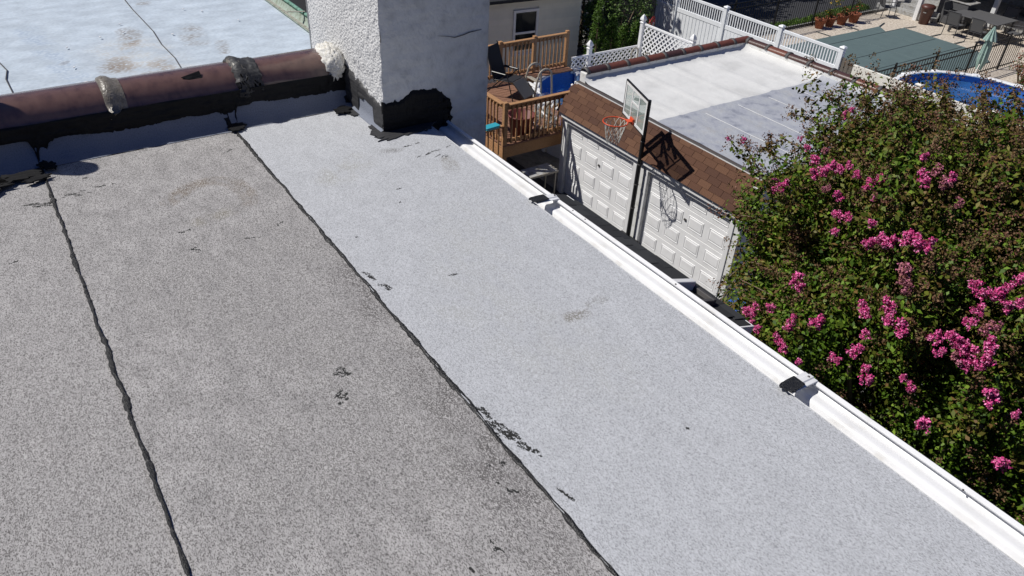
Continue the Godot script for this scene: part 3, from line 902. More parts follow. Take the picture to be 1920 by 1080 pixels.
func neighbour():
	var h := thing("row_house", "neighbouring house with silver coated flat roof beyond the brown coping", "house")
	var s := S()
	b2(s, Vector3(-7, G, -12), Vector3(1.80, -0.04, -4.18), 0.01)
	add(h, "wall", s, M.brick)
	var nz := noise(121, 0.9)
	var n2 := noise(122, 5.0)
	var rust := Color(0.40, 0.34, 0.29)
	var sm := membrane(66, [Color(0.69, 0.735, 0.775), Color(0.735, 0.78, 0.82), Color(0.755, 0.80, 0.84), Color(0.775, 0.81, 0.84)], 0.16, -0.5, 2.36, -7.0, 2.84, [
		[[Vector2(0.55, -4.98), Vector2(0.58, -5.10)], 0.11, rust, 0.95], [[Vector2(0.62, -4.95), Vector2(0.60, -5.0)], 0.09, rust, 0.8], [[Vector2(0.75, -4.80), Vector2(0.80, -4.93)], 0.10, rust, 0.9], [[Vector2(0.74, -5.42), Vector2(0.80, -5.62)], 0.06, rust, 0.95], [[Vector2(0.70, -5.25), Vector2(0.76, -5.7)], 0.08, rust, 0.5],
		[[Vector2(1.10, -5.25), Vector2(1.14, -5.6)], 0.10, rust, 0.55], [[Vector2(1.2, -5.0), Vector2(1.25, -5.2)], 0.05, rust, 0.6], [[Vector2(1.0, -6.3), Vector2(1.02, -6.4)], 0.06, rust, 0.6], [[Vector2(0.3, -5.2), Vector2(0.32, -5.23)], 0.03, rust, 0.8],
		[[Vector2(0.55, -4.6), Vector2(0.9, -4.5)], 0.22, Color(0.72, 0.70, 0.66), 0.8], [[Vector2(0.7, -5.3), Vector2(0.75, -4.8)], 0.3, Color(0.74, 0.72, 0.69), 0.7], [[Vector2(0.2, -6.0), Vector2(0.36, -4.6)], 0.10, Color(0.62, 0.68, 0.75), 0.8]], 0.06)
	s = S()
	s.set_smooth_group(3)
	var pos := func(i: int, j: int) -> Vector3:
		var z := lerpf(-12.0, -4.17, i / 129.0)
		var x := lerpf(-4.0, 1.845, j / 89.0)
		var y := 0.03 + 0.007 * nz.get_noise_2d(x, z * 0.6) + 0.0015 * n2.get_noise_2d(x, z)
		y += 0.05 * pow(clampf((z + 4.45) / 0.28, 0, 1), 2)
		y += 0.009 * exp(-pow((x - 0.83 + 0.02 * nz.get_noise_2d(z, 5)) / 0.05, 2)) + 0.008 * exp(-pow((x - 0.42) / 0.04, 2)) + 0.006 * exp(-pow((x + 0.1) / 0.05, 2)) + 0.006 * exp(-pow((x - 1.35) / 0.05, 2))
		return Vector3(x, y, z)
	for i in 129:
		for j in 89:
			for c in [[0, 0], [1, 0], [1, 1], [0, 0], [1, 1], [0, 1]]:
				var p: Vector3 = pos.call(i + c[0], j + c[1])
				s.set_uv(Vector2((p.x + 0.5) / 2.36, (p.z + 7.0) / 2.84))
				s.add_vertex(p)
	s.index()
	sm.roughness = 0.55
	add(h, "roof_coating", s, sm)
	# open laps of the sheets under the coating
	for q in [[[0.905, -6.6], [0.90, -6.2], [0.912, -5.6], [0.895, -5.3], [0.905, -5.0], [0.885, -4.7], [0.89, -4.45]], [[-0.02, -5.4], [0.01, -5.2], [-0.01, -5.05], [0.0, -4.8], [0.02, -4.5]]]:
		s = S()
		var pts := []
		for p in q: pts.append(Vector3(p[0], 0.036, p[1]))
		tube(s, pts, 0.0035, 5)
		add(h, "lap_edge", s, M.lead)
	# flakes of white sealant
	for k in 12:
		s = S()
		var p := Vector2(rg.randf_range(0.3, 1.6), rg.randf_range(-6.2, -4.6))
		plate(s, blob(0, 0, 0.009, 0.006, rg.randf() * 3, 10, 0.5), Vector3(p.x, 0.040, p.y), Vector3.RIGHT, Vector3.FORWARD, 0.004)
		add(h, "sealant_fleck", s, M.plastic_white)
	var o2 := thing("copper_gutter", "green weathered copper gutter on the silver roof edge", "gutter")
	var prof := [Vector2(1.82, 0.045), Vector2(1.842, 0.045), Vector2(1.85, 0.02), Vector2(1.865, -0.03), Vector2(1.90, -0.055), Vector2(1.94, -0.05), Vector2(1.965, -0.015), Vector2(1.975, 0.02)]
	var lip := [Vector2(1.968, 0.016), Vector2(1.966, 0.026), Vector2(1.975, 0.036), Vector2(1.99, 0.036), Vector2(1.998, 0.026), Vector2(1.994, 0.01), Vector2(1.99, -0.03), Vector2(1.94, -0.065)]
	var f := func(p: Vector2, z: float) -> Vector3: return Vector3(p.x, p.y, z)
	s = S()
	sweep(s, prof, f, [-12.0, -8.0, -6.0, -4.46], Vector3.UP)
	add(o2, "trough", s, M.copper_in)
	s = S()
	sweep(s, lip, f, [-12.0, -8.0, -6.0, -4.46], Vector3(0.6, 0.8, 0))
	add(o2, "lip", s, M.copper)
	s = S()
	bar(s, Vector3(1.83, 0.052, -5.62), Vector3(1.985, 0.04, -5.60), 0.022, 0.004)
	add(o2, "strap_hanger", s, M.copper_pale)
	s = S()
	b2(s, Vector3(1.832, 0.046, -12), Vector3(1.848, 0.052, -4.46))
	add(o2, "edge_strip", s, M.copper_pale)
	var w := thing("overhead_cable", "thin dark cable hanging outside the green copper gutter", "cable")
	s = S()
	tube(s, [Vector3(2.12, 0.3, -5.92), Vector3(2.11, -1.0, -5.9), Vector3(2.10, -3.5, -5.9), Vector3(2.1, G, -5.9)], 0.006, 6)
	add(w, "cable_run", s, M.iron)

# ------------------------------------------------ single-storey extension with dark shingles below the gutter
func extension():
	var h := thing("rear_extension", "low rear extension with charcoal shingled roof below the white gutter", "extension")
	var za := -6.05; var zb := -3.2
	var s := S()
	b2(s, Vector3(1.81, G, za + 0.15), Vector3(4.75, -2.62, zb - 0.15), 0.01)
	add(h, "wall", s, M.brick)
	# roof plane falls from (1.81, -1.45) to (5.05, -2.52)
	var e0 := Vector3(5.05, -2.535, 0)
	var up := Vector3(1.81 - 5.05, 1.08, 0).normalized()
	var nrm := Vector3(1.08, 3.24, 0).normalized()
	s = S()
	var L := 3.41
	for z in [za, zb]: pass
	qo(s, e0 + Vector3(0, 0, za), e0 + up * L + Vector3(0, 0, za), e0 + up * L + Vector3(0, 0, zb), e0 + Vector3(0, 0, zb), nrm)
	for z in [za + 0.002, zb - 0.002]:
		qo(s, e0 + Vector3(0, 0, z), e0 + up * L + Vector3(0, 0, z), Vector3(1.81, -2.7, z), Vector3(5.04, -2.7, z), Vector3(0, 0, signf(z - (za + zb) * 0.5)))
	add(h, "roof_deck", s, M.slate[2])
	s = S()
	b2(s, Vector3(5.055, -2.72, za), Vector3(5.075, -2.545, zb), 0.003)
	add(h, "fascia", s, M.trim)
	s = S()
	bar(s, e0 + Vector3(0, -0.09, zb + 0.012), e0 + up * L + Vector3(0, -0.09, zb + 0.012), 0.02, 0.16)
	add(h, "rake_board", s, M.trim)
	var mesh_ := []
	for w in [0.13, 0.19, 0.26]:
		var t := S()
		cb(t, Transform3D(), Vector3(0.165, 0.009, w - 0.004), 0.002)
		mesh_.append([done(t), w])
	var bs := Basis(-up, nrm, (-up).cross(nrm))
	for r in 11:
		var z := za - rg.randf() * 0.1
		while z < zb:
			var q: Array = mesh_[rg.randi() % 3]
			var zc: float = z + q[1] * 0.5
			z += q[1]
			if zc < za + 0.05 or zc > zb - 0.05: continue
			if zc > -3.93 and zc < -3.46 and r > 0 and r < 5: continue
			var p := e0 + up * (0.06 + 0.135 * r) + nrm * (0.008 + 0.004 * (rg.randi() % 2)) + Vector3(0, 0, zc)
			put(h, "shingle", q[0], M.slate[rg.randi() % 3], Transform3D(bs.rotated(bs.z, 0.045), p))
	# white-framed roof vent standing in the shingles
	var v := thing("roof_vent", "white framed roof vent with a dark opening in the charcoal shingles", "vent", Vector3.ZERO)
	var c := e0 + up * 0.42 + Vector3(0, 0, -3.69)
	var fr := Transform3D(bs, c)
	for q in [[Vector3(-0.24, 0.05, 0), Vector3(0.05, 0.12, 0.30)], [Vector3(0.24, 0.03, 0.0), Vector3(0.05, 0.08, 0.30)], [Vector3(0, 0.055, -0.14), Vector3(0.43, 0.13, 0.07)], [Vector3(0, 0.03, 0.14), Vector3(0.43, 0.08, 0.05)]]:
		s = S()
		cb(s, fr * Transform3D(Basis(), q[0]), q[1], 0.006)
		add(v, "curb", s, M.trim if q[0].z < -0.1 else M.lead)
	s = S()
	cb(s, fr * Transform3D(Basis(), Vector3(0, 0.015, 0)), Vector3(0.43, 0.02, 0.23))
	add(v, "opening", s, M.black)

# ------------------------------------------------ garage
func tile_mesh(len: float, r: float) -> Array:
	var prof := []
	for k in 11:
		var t := PI * k / 10.0
		prof.append(Vector2(cos(t) * r, sin(t) * r * 0.8))
	var f := func(p: Vector2, t: Vector2) -> Vector3: return Vector3(t.x, p.y * t.y, p.x * (0.4 + 0.6 * t.y))
	var a := S()
	sweep(a, prof, f, [Vector2(0.03, 0.95), Vector2(len, 1.0)], Vector3.UP)
	var b := S()
	sweep(b, prof, f, [Vector2(-0.02, 0.9), Vector2(-0.018, 1.12), Vector2(0.03, 1.2), Vector2(0.07, 1.1), Vector2(0.072, 0.95)], Vector3.UP)
	return [done(a), done(b)]

func garage():
	var h := thing("garage", "white double garage with brown shingle skirt and tile coped flat roof", "garage")
	var za := -12.58; var zb := -7.22; var xf := 10.2; var xb := 15.95
	var s := S()
	for q in [[za, -12.385], [-10.13, -9.68], [-7.46, zb]]:
		b2(s, Vector3(xf, G, q[0]), Vector3(xf + 0.2, -4.9, q[1]), 0.006)
	b2(s, Vector3(xf + 0.002, -5.10, za + 0.01), Vector3(xf + 0.198, -4.895, zb - 0.01))
	b2(s, Vector3(xf + 0.2, G, za), Vector3(xb, -4.40, za + 0.2))
	b2(s, Vector3(xf + 0.2, G, zb - 0.2), Vector3(xb, -4.40, zb))
	b2(s, Vector3(xb - 0.2, G, za + 0.2), Vector3(xb - 0.002, -4.40, zb - 0.2))
	add(h, "wall", s, M.white_wall)
	# trim round the door openings
	for q in [[-12.385, -10.13], [-9.68, -7.46]]:
		for z in [q[0] - 0.05, q[1] + 0.05]:
			s = S()
			b2(s, Vector3(xf - 0.022, G, z - 0.05), Vector3(xf - 0.001, -5.105, z + 0.05), 0.004)
			add(h, "door_trim", s, M.trim)
		s = S()
		b2(s, Vector3(xf - 0.024, -5.10, q[0] - 0.10), Vector3(xf - 0.001, -5.02, q[1] + 0.10), 0.004)
		add(h, "door_trim", s, M.trim)
	# doors of four sections with raised panels
	var pm := S()
	var hw := 0.205; var hh := 0.145
	var ring := func(k: float, d: float) -> Array:
		return [Vector3(-d, hh - k, -(hw - k)), Vector3(-d, hh - k, hw - k), Vector3(-d, -(hh - k), hw - k), Vector3(-d, -(hh - k), -(hw - k))]
	var rs := [ring.call(0.0, -0.012), ring.call(0.012, 0.010), ring.call(0.030, 0.002), ring.call(0.055, 0.012)]
	for i in 3:
		for k in 4:
			var c: Vector3 = (rs[i][k] + rs[i][(k + 1) % 4]) * 0.5
			qo(pm, rs[i][k], rs[i][(k + 1) % 4], rs[i + 1][(k + 1) % 4], rs[i + 1][k], Vector3(-1, 0, 0))
	qo(pm, rs[3][0], rs[3][1], rs[3][2], rs[3][3], Vector3(-1, 0, 0))
	var pmesh := done(pm)
	var di := 0
	for q in [[-12.385, -10.13], [-9.68, -7.46]]:
		var d := Node3D.new()
		d.name = "garage_door"
		h.add_child(d, true)
		var w: float = (q[1] - q[0])
		for r in 4:
			s = S()
			var y1 := -4.955 - 0.482 * r
			b2(s, Vector3(xf + 0.07, y1 - 0.477, q[0]), Vector3(xf + 0.11, y1, q[1]), 0.005)
			add(d, "door_section", s, M.door)
			for c in 4:
				put(d, "panel", pmesh, M.door, Transform3D(Basis(), Vector3(xf + 0.069, y1 - 0.24, q[0] + w * (c + 0.5) / 4.0)))
		s = S()
		b2(s, Vector3(xf + 0.045, -5.70, q[0] + w * 0.5 - 0.03), Vector3(xf + 0.068, -5.655, q[0] + w * 0.5 + 0.03), 0.004)
		add(d, "lock_handle", s, M.lead)
		d.set_meta("label", ["paneled white door striped by the railing shadow", "paneled white door with the hoop shadow on it"][di])
		di += 1
	# skirt of brown shingles over the doors
	var e0 := Vector3(10.09, -4.865, 0)
	var t0 := Vector3(10.50, -4.285, 0)
	var up := (t0 - e0).normalized()
	var L := e0.distance_to(t0)
	var nrm := Vector3(-up.y, up.x, 0)
	s = S()
	qo(s, e0 + Vector3(0, 0, za - 0.05), e0 + Vector3(0, 0, zb + 0.05), t0 + Vector3(0, 0, zb + 0.05), t0 + Vector3(0, 0, za - 0.05), nrm)
	for z in [za - 0.05, zb + 0.05]:
		var a := e0 + Vector3(0, 0, z); var b := t0 + Vector3(0, 0, z); var c := Vector3(10.49, -4.9, z)
		if z < -10: tri(s, a, b, c)
		else: tri(s, a, c, b)
	qo(s, e0 + Vector3(0, -0.012, za - 0.05), e0 + Vector3(0, -0.012, zb + 0.05), Vector3(10.2, -4.88, zb + 0.05), Vector3(10.2, -4.88, za - 0.05), Vector3.DOWN)
	add(h, "skirt_deck", s, M.shingle[1])
	s = S()
	b2(s, Vector3(10.112, -4.99, za - 0.05), Vector3(10.135, -4.883, zb + 0.05), 0.004)
	add(h, "fascia", s, M.trim)
	var sh := S()
	cb(sh, Transform3D(), Vector3(0.15, 0.012, 0.292), 0.003)
	var sm := done(sh)
	var bs := Basis(-up, nrm, (-up).cross(nrm))
	for r in 6:
		for k in 19:
			var z := za + 0.05 + 0.297 * k + (0.148 if r % 2 else 0.0)
			if z > zb - 0.03: continue
			var p := e0 + up * (0.055 + 0.128 * r) + nrm * (0.010 + 0.002 * rg.randf()) + Vector3(0, 0, z)
			put(h, "shingle", sm, M.shingle[rg.randi() % 4], Transform3D(bs.rotated(bs.z, 0.06).rotated(nrm, rg.randf_range(-0.008, 0.008)), p))
	# edge metal, then the flat roof
	s = S()
	b2(s, Vector3(10.485, -4.33, za), Vector3(10.515, -4.245, zb), 0.004)
	add(h, "edge_board", s, M.trim)
	s = S()
	b2(s, Vector3(10.478, -4.245, za), Vector3(10.56, -4.233, zb), 0.003)
	add(h, "drip_edge", s, M.lead)
	s = S()
	b2(s, Vector3(10.51, -4.42, za + 0.01), Vector3(15.9, -4.29, zb - 0.01))
	add(h, "roof_deck", s, M.lead)
	var nz := noise(131, 0.8)
	var zs := func(x: float) -> float: return -9.98 + 0.05 * nz.get_noise_2d(x * 1.3, 0) - 0.02 * (x - 10.6) / 5.0
	for q in 2:
		s = S()
		var g := []
		for i in 61:
			var x := lerpf(10.56, 15.78, i / 60.0)
			var r := []
			for j in 31:
				var z := lerpf(-12.44, zs.call(x), j / 30.0) if q == 0 else lerpf(zs.call(x) - 0.08, zb, j / 30.0)
				var y := -4.232 + 0.010 * nz.get_noise_2d(x * 0.7, z * 0.7)
				if q == 0:
					y += 0.006
					if j == 30: y -= 0.02
					y += 0.09 * pow(clampf((-12.2 - z) / 0.24, 0, 1), 2)
				y += 0.09 * pow(clampf((x - 15.55) / 0.23, 0, 1), 2)
				for k in 6:
					y += 0.020 * exp(-pow((x - 11.15 - 0.97 * k - 0.02 * nz.get_noise_2d(z, k)) / 0.055, 2))
				r.append(Vector3(x, y, z))
			g.append(r)
		sheet(s, g, Vector3.UP)
		var o := add(h, "roof_membrane", s, M.white_roof if q == 0 else M.gray_coat)
		o.set_meta("label", ["bright white coated part of the flat roof", "silvery gray coated part of the flat roof"][q])
	for k in 5:
		s = S()
		var x := 11.75 + 0.97 * k
		var pts := []
		for j in 24:
			var z := lerpf(-9.85, zb + 0.05, j / 23.0)
			pts.append([Vector3(x - 0.012 - 0.006 * nz.get_noise_2d(z * 4, k), -4.228 + 0.01 * nz.get_noise_2d(x * 0.7, z * 0.7), z), Vector3(x + 0.012 + 0.006 * nz.get_noise_2d(z * 4, k + 20), -4.228 + 0.01 * nz.get_noise_2d(x * 0.7, z * 0.7), z)])
		sheet(s, pts, Vector3.UP)
		add(h, "roof_seam", s, M.white_seam)
	# low parapets with half-round tiles
	s = S()
	b2(s, Vector3(10.62, -4.40, -12.64), Vector3(xb + 0.06, -4.055, -12.43), 0.01)
	add(h, "parapet", s, M.white_wall)
	s = S()
	b2(s, Vector3(15.77, -4.40, -12.43), Vector3(xb + 0.06, -4.055, zb), 0.01)
	add(h, "parapet", s, M.white_wall)
	var tm := tile_mesh(0.60, 0.125)
	for k in 9:
		var o := put(h, "coping_tile", tm[0], M.red_tile if k != 0 and k != 4 else M.dark_tile, Transform3D(Basis(), Vector3(10.66 + 0.588 * k, -4.062, -12.535)))
		put(o, "collar", tm[1], M.lead)
	for k in 8:
		var z := -12.42 + 0.63 * k
		var o := put(h, "coping_tile", tm[0], M.dark_tile if k % 4 != 1 else M.red_tile, Transform3D(Basis(Vector3.UP, -PI / 2), Vector3(15.885, -4.062, z)))
		put(o, "collar", tm[1], M.lead)
	# flood lamp at the roof corner
	var l := thing("flood_lamp", "small twin flood lamp on the garage roof corner above the deck", "lamp", Vector3(10.52, -4.30, -12.62))
	s = S()
	bx(s, Vector3(0, 0.0, 0), Vector3(0.08, 0.08, 0.05), 0.01)
	add(l, "mount", s, M.trim)
	for q in [Vector3(-0.06, -0.07, -0.04), Vector3(0.06, -0.08, 0.0)]:
		s = S()
		lathe(s, Transform3D(Basis(Vector3(1, 0, -0.4).normalized(), 2.3), q), [Vector2(0, -0.05), Vector2(0.025, -0.045), Vector2(0.03, 0), Vector2(0.05, 0.05), Vector2(0.045, 0.055), Vector2(0, 0.045)], 14)
		add(l, "lamp_head", s, M.trim)
	# blue bin lid by the right corner
	var bn := thing("recycling_bin", "blue plastic recycling bin beside the garage wall under the tree", "bin", Vector3(9.6, G, -6.35))
	s = S()
	lathe(s, Transform3D(), [Vector2(0, 0.0), Vector2(0.2, 0.0), Vector2(0.25, 0.72), Vector2(0.27, 0.74)], 20)
	add(bn, "tub", s, M.blue)
	s = S()
	lathe(s, Transform3D(), [Vector2(0.275, 0.73), Vector2(0.28, 0.76), Vector2(0.2, 0.80), Vector2(0, 0.82)], 20)
	add(bn, "lid", s, M.blue)

func hoop():
	var o := thing("basketball_hoop", "basketball hoop on a black pole with clear board and orange rim", "hoop")
	var c := Vector3(9.61, -3.66, -9.74)
	var n := Vector3(-0.937, 0, -0.349)
	var hx := Vector3(-0.349, 0, 0.937)
	var xf := Transform3D(Basis(hx, Vector3.UP, hx.cross(Vector3.UP)), c)
	if xf.basis.z.dot(n) < 0: xf.basis.z = -xf.basis.z
	var pb := Vector3(10.08, G, -9.865)
	var s := S()
	tube(s, [pb + Vector3(0, 0.05, 0), pb + Vector3(0, 3.25, 0)], 0.045, 14)
	add(o, "pole", s, M.black)
	s = S()
	bx(s, pb + Vector3(0.0, 0.1, 0.0), Vector3(0.2, 0.2, 0.6), 0.05)
	add(o, "base", s, M.black)
	for y in [0.9, 1.45, 1.9, 2.4]:
		s = S()
		lathe(s, Transform3D(Basis(), pb + Vector3(0, y, 0)), [Vector2(0.046, -0.012), Vector2(0.052, -0.008), Vector2(0.052, 0.008), Vector2(0.046, 0.012)], 14)
		add(o, "pole_band", s, M.lead)
	s = S()
	bar(s, pb + Vector3(0, 3.2, 0), xf * Vector3(-0.12, 0.12, -0.03), 0.05, 0.05)
	bar(s, pb + Vector3(0, 2.95, 0), xf * Vector3(-0.12, -0.18, -0.03), 0.04, 0.05)
	bar(s, pb + Vector3(0, 3.2, 0), xf * Vector3(0.12, 0.12, -0.03), 0.05, 0.05)
	bar(s, pb + Vector3(0, 2.95, 0), xf * Vector3(0.12, -0.18, -0.03), 0.04, 0.05)
	add(o, "bracket", s, M.black)
	var bd := Node3D.new()
	bd.name = "backboard"
	o.add_child(bd)
	s = S()
	var w := 0.55; var h := 0.335
	cb(s, xf, Vector3(2 * w - 0.05, 2 * h - 0.05, 0.008))
	add(bd, "pane", s, M.glass)
	for q in [[0, h, 2 * w + 0.03, 0.03], [0, -h, 2 * w + 0.03, 0.03], [-w, 0, 0.03, 2 * h - 0.03], [w, 0, 0.03, 2 * h - 0.03]]:
		s = S()
		cb(s, xf * Transform3D(Basis(), Vector3(q[0], q[1], -0.008)), Vector3(q[2], q[3], 0.035), 0.004)
		add(bd, "frame_bar", s, M.black)
	for q in [[0, h - 0.04, 2 * w - 0.03, 0.05], [0, -h + 0.04, 2 * w - 0.03, 0.05], [-w + 0.04, 0, 0.05, 2 * h - 0.13], [w - 0.04, 0, 0.05, 2 * h - 0.13], [-0.17, 0.0, 0.035, 2 * h - 0.13], [0.17, 0.0, 0.035, 2 * h - 0.13], [0, 0.06, 0.30, 0.035]]:
		s = S()
		cb(s, xf * Transform3D(Basis(), Vector3(q[0], q[1], 0.007)), Vector3(q[2], q[3], 0.006))
		add(bd, "white_line", s, M.vinyl_white)
	var rc := xf * Vector3(0, -0.265, 0.36)
	s = S()
	cb(s, xf * Transform3D(Basis(), Vector3(0, -0.265, 0.03)), Vector3(0.16, 0.12, 0.04), 0.008)
	cb(s, xf * Transform3D(Basis(), Vector3(0, -0.262, 0.09)), Vector3(0.14, 0.025, 0.10), 0.006)
	add(o, "rim_bracket", s, M.orange)
	s = S()
	var pts := []
	for k in 33: pts.append(rc + Vector3(cos(TAU * k / 32.0), 0, sin(TAU * k / 32.0)) * 0.235)
	tube(s, pts, 0.013, 8, false)
	add(o, "rim", s, M.orange)
	s = S()
	var jr := RandomNumberGenerator.new()
	jr.seed = 5
	for k in 12:
		for d in [-1, 1]:
			var line := []
			for j in 6:
				var t := j / 5.0
				var a: float = TAU * (k + d * t * 2.0) / 12.0
				var r := lerpf(0.235, 0.12, pow(t, 0.7))
				line.append(rc + Vector3(cos(a) * r, -0.42 * t, sin(a) * r) + Vector3(jr.randfn(), jr.randfn(), jr.randfn()) * 0.006)
			tube(s, line, 0.005, 4, false)
	add(o, "net", s, M.net)

# ------------------------------------------------ raised timber deck beside the small pool
func railing(parent: Node, a: Vector3, b: Vector3, hgt: float, first := true):
	var d := b - a
	var n := int(d.length() / 0.135)
	var u := d.normalized()
	var s := S()
	bar(s, a + Vector3(0, hgt - 0.02, 0), b + Vector3(0, hgt - 0.02, 0), 0.11, 0.038, Vector3.UP, 0.006)
	add(parent, "top_rail", s, M.cedar)
	s = S()
	bar(s, a + Vector3(0, hgt - 0.085, 0), b + Vector3(0, hgt - 0.085, 0), 0.035, 0.085, Vector3.UP, 0.004)
	add(parent, "side_rail", s, M.cedar)
	s = S()
	bar(s, a + Vector3(0, 0.09, 0), b + Vector3(0, 0.09, 0), 0.035, 0.085, Vector3.UP, 0.004)
	add(parent, "side_rail", s, M.cedar)
	var t := S()
	bx(t, Vector3(0, hgt * 0.5 - 0.01, 0), Vector3(0.034, hgt - 0.08, 0.034), 0.004)
	var m := done(t)
	var sd := u.cross(Vector3.UP) * 0.034
	for k in n:
		put(parent, "baluster", m, M.cedar, Transform3D(Basis(Vector3.UP, rg.randf_range(-0.05, 0.05)), a + u * (0.08 + k * (d.length() - 0.12) / n) + sd))

func deck():
	var o := thing("timber_deck", "raised reddish timber deck with baluster railings next to the garage", "deck")
	var y := -5.5
	var bm := S()
	cb(bm, Transform3D(), Vector3(2.28, 0.035, 0.135), 0.005)
	var bmesh := done(bm)
	for k in 24:
		put(o, "floor_board", bmesh, M.deck_board, Transform3D(Basis(Vector3.UP, rg.randf_range(-0.002, 0.002)), Vector3(9.87, y - 0.018 + 0.002 * rg.randf(), -16.1 + 0.142 * k)))
	var s := S()
	for k in 3:
		s = S()
		b2(s, Vector3(11.01, y - 0.036, -16.42 + 0.142 * k), Vector3(13.2, y - 0.001, -16.285 + 0.142 * k), 0.005)
		add(o, "floor_board", s, M.deck_board)
	for q in [[Vector3(8.74, y - 0.33, -12.86), Vector3(11.0, y - 0.06, -12.815)], [Vector3(8.74, y - 0.33, -16.2), Vector3(8.785, y - 0.06, -12.87)], [Vector3(11.0, y - 0.30, -16.42), Vector3(13.2, y - 0.06, -16.38)]]:
		s = S()
		b2(s, q[0], q[1], 0.006)
		add(o, "beam", s, M.cedar)
	s = S()
	for k in 5: b2(s, Vector3(8.8, y - 0.24, -15.9 + 0.7 * k), Vector3(10.98, y - 0.04, -15.86 + 0.7 * k))
	add(o, "joist", s, M.cedar)
	for p in [Vector3(8.78, G, -12.83), Vector3(10.90, G, -12.83), Vector3(8.78, G, -16.2), Vector3(10.95, G, -16.36), Vector3(12.05, G, -16.36), Vector3(13.15, G, -16.36)]:
		s = S()
		b2(s, p - Vector3(0.05, 0, 0.05), Vector3(p.x + 0.05, y + 0.99, p.z + 0.05), 0.008)
		add(o, "post", s, M.cedar)
	railing(o, Vector3(8.84, y, -12.80), Vector3(10.62, y, -12.80), 0.95)
	railing(o, Vector3(8.76, y, -16.15), Vector3(8.76, y, -12.90), 0.95)
	railing(o, Vector3(8.84, y, -16.33), Vector3(10.9, y, -16.33), 0.95)
	railing(o, Vector3(11.0, y, -16.33), Vector3(12.0, y, -16.33), 0.95)
	railing(o, Vector3(12.1, y, -16.33), Vector3(13.1, y, -16.33), 0.95)
	# steps down on the house side with their own lower railing
	var st := thing("timber_steps", "timber steps with low handrail leading up to the deck corner", "steps")
	for k in 5:
		s = S()
		b2(s, Vector3(7.2 + 0.27 * k, G + 0.22 * (k + 1) - 0.04, -13.9), Vector3(7.2 + 0.27 * k + 0.29, G + 0.22 * (k + 1), -12.9), 0.005)
		add(st, "tread", s, M.cedar)
	for z in [-13.88, -12.92]:
		s = S()
		bar(s, Vector3(7.15, G + 0.05, z), Vector3(8.6, G + 1.2, z), 0.04, 0.25)
		add(st, "stringer", s, M.cedar)
	s = S()
	bar(s, Vector3(7.4, -5.18, -12.85), Vector3(8.72, -5.05, -12.85), 0.10, 0.04, Vector3.UP, 0.005)
	add(st, "handrail", s, M.cedar)
	for k in 9:
		s = S()
		var x := 7.5 + 0.14 * k
		b2(s, Vector3(x, G + 0.3 + 0.11 * k, -12.865), Vector3(x + 0.034, -5.16 + 0.014 * k, -12.83), 0.004)
		add(st, "baluster", s, M.cedar)
	s = S()
	b2(s, Vector3(7.4, G, -12.9), Vector3(7.49, -5.1, -12.81), 0.006)
	add(st, "post", s, M.cedar)
	var tr := thing("teal_tray", "teal plastic tray resting on the steps handrail by the chimney", "tray", Vector3(8.44, -5.055, -12.85), 0.1)
	s = S()
	bx(s, Vector3(0, 0.03, 0), Vector3(0.34, 0.06, 0.16), 0.012)
	add(tr, "pan", s, M.teal)
	s = S()
	bx(s, Vector3(0, 0.065, 0), Vector3(0.37, 0.014, 0.19), 0.005)
	add(tr, "rim", s, M.teal)
	# reclining sling chair
	var ch := thing("reclining_chair", "black sling reclining garden chair on the timber deck", "chair", Vector3(10.42, y, -15.35), 0.42)
	var cxf := func(a: Vector3, b: Vector3, w: float, th: float, nm: String, m: Material):
		var q := S()
		bar(q, a, b, w, th, Vector3.UP, 0.006)
		add(ch, nm, q, m)
	cxf.call(Vector3(0, 0.42, -0.12), Vector3(0, 1.18, -0.40), 0.50, 0.02, "backrest", M.cloth_black)
	cxf.call(Vector3(0, 0.42, -0.12), Vector3(0, 0.48, 0.40), 0.50, 0.02, "seat", M.cloth_black)
	cxf.call(Vector3(0, 0.48, 0.42), Vector3(0, 0.14, 0.78), 0.48, 0.02, "leg_rest", M.mesh_gray)
	for sx in [-0.27, 0.27]:
		s = S()
		tube(s, [Vector3(sx, 0.40, -0.12), Vector3(sx, 1.2, -0.41), Vector3(sx * 0.9, 1.22, -0.42)], 0.014, 8)
		tube(s, [Vector3(sx, 0.62, -0.2), Vector3(sx, 0.62, 0.25), Vector3(sx, 0.0, 0.45)], 0.014, 8)
		tube(s, [Vector3(sx, 0.62, 0.2), Vector3(sx, 0.0, -0.4)], 0.014, 8)
		tube(s, [Vector3(sx, 0.44, -0.12), Vector3(sx, 0.49, 0.42), Vector3(sx, 0.12, 0.8)], 0.013, 8)
		add(ch, "side_frame", s, M.black)
		s = S()
		bx(s, Vector3(sx * 1.06, 0.645, 0.02), Vector3(0.055, 0.025, 0.42), 0.01)
		add(ch, "armrest", s, M.black)
	# the small pool
	pool("above_ground_pool", "small round blue above ground pool between timber deck and garage", Vector3(12.95, G, -14.45), 1.72, 1.36, 0.98)
	# ladder over its wall
	var ld := thing("pool_ladder", "beige a-frame pool ladder with hooped handrails beside the black chair", "ladder", Vector3(11.25, y, -15.0), 0.0)
	ld.scale = Vector3(0.85, 0.85, 0.85)
	for z in [-0.28, 0.28]:
		s = S()
		var p := [Vector3(-0.32, 0.0, z), Vector3(-0.26, 0.5, z)]
		for k in 9:
			var t := PI - PI * k / 8.0
			p.append(Vector3(0.02 + cos(t) * 0.24, 0.62 + sin(t) * 0.22, z))
		p.append(Vector3(0.30, 0.3, z)); p.append(Vector3(0.36, -0.5, z))
		tube(s, p, 0.032, 10)
		add(ld, "hoop_rail", s, M.ladder)
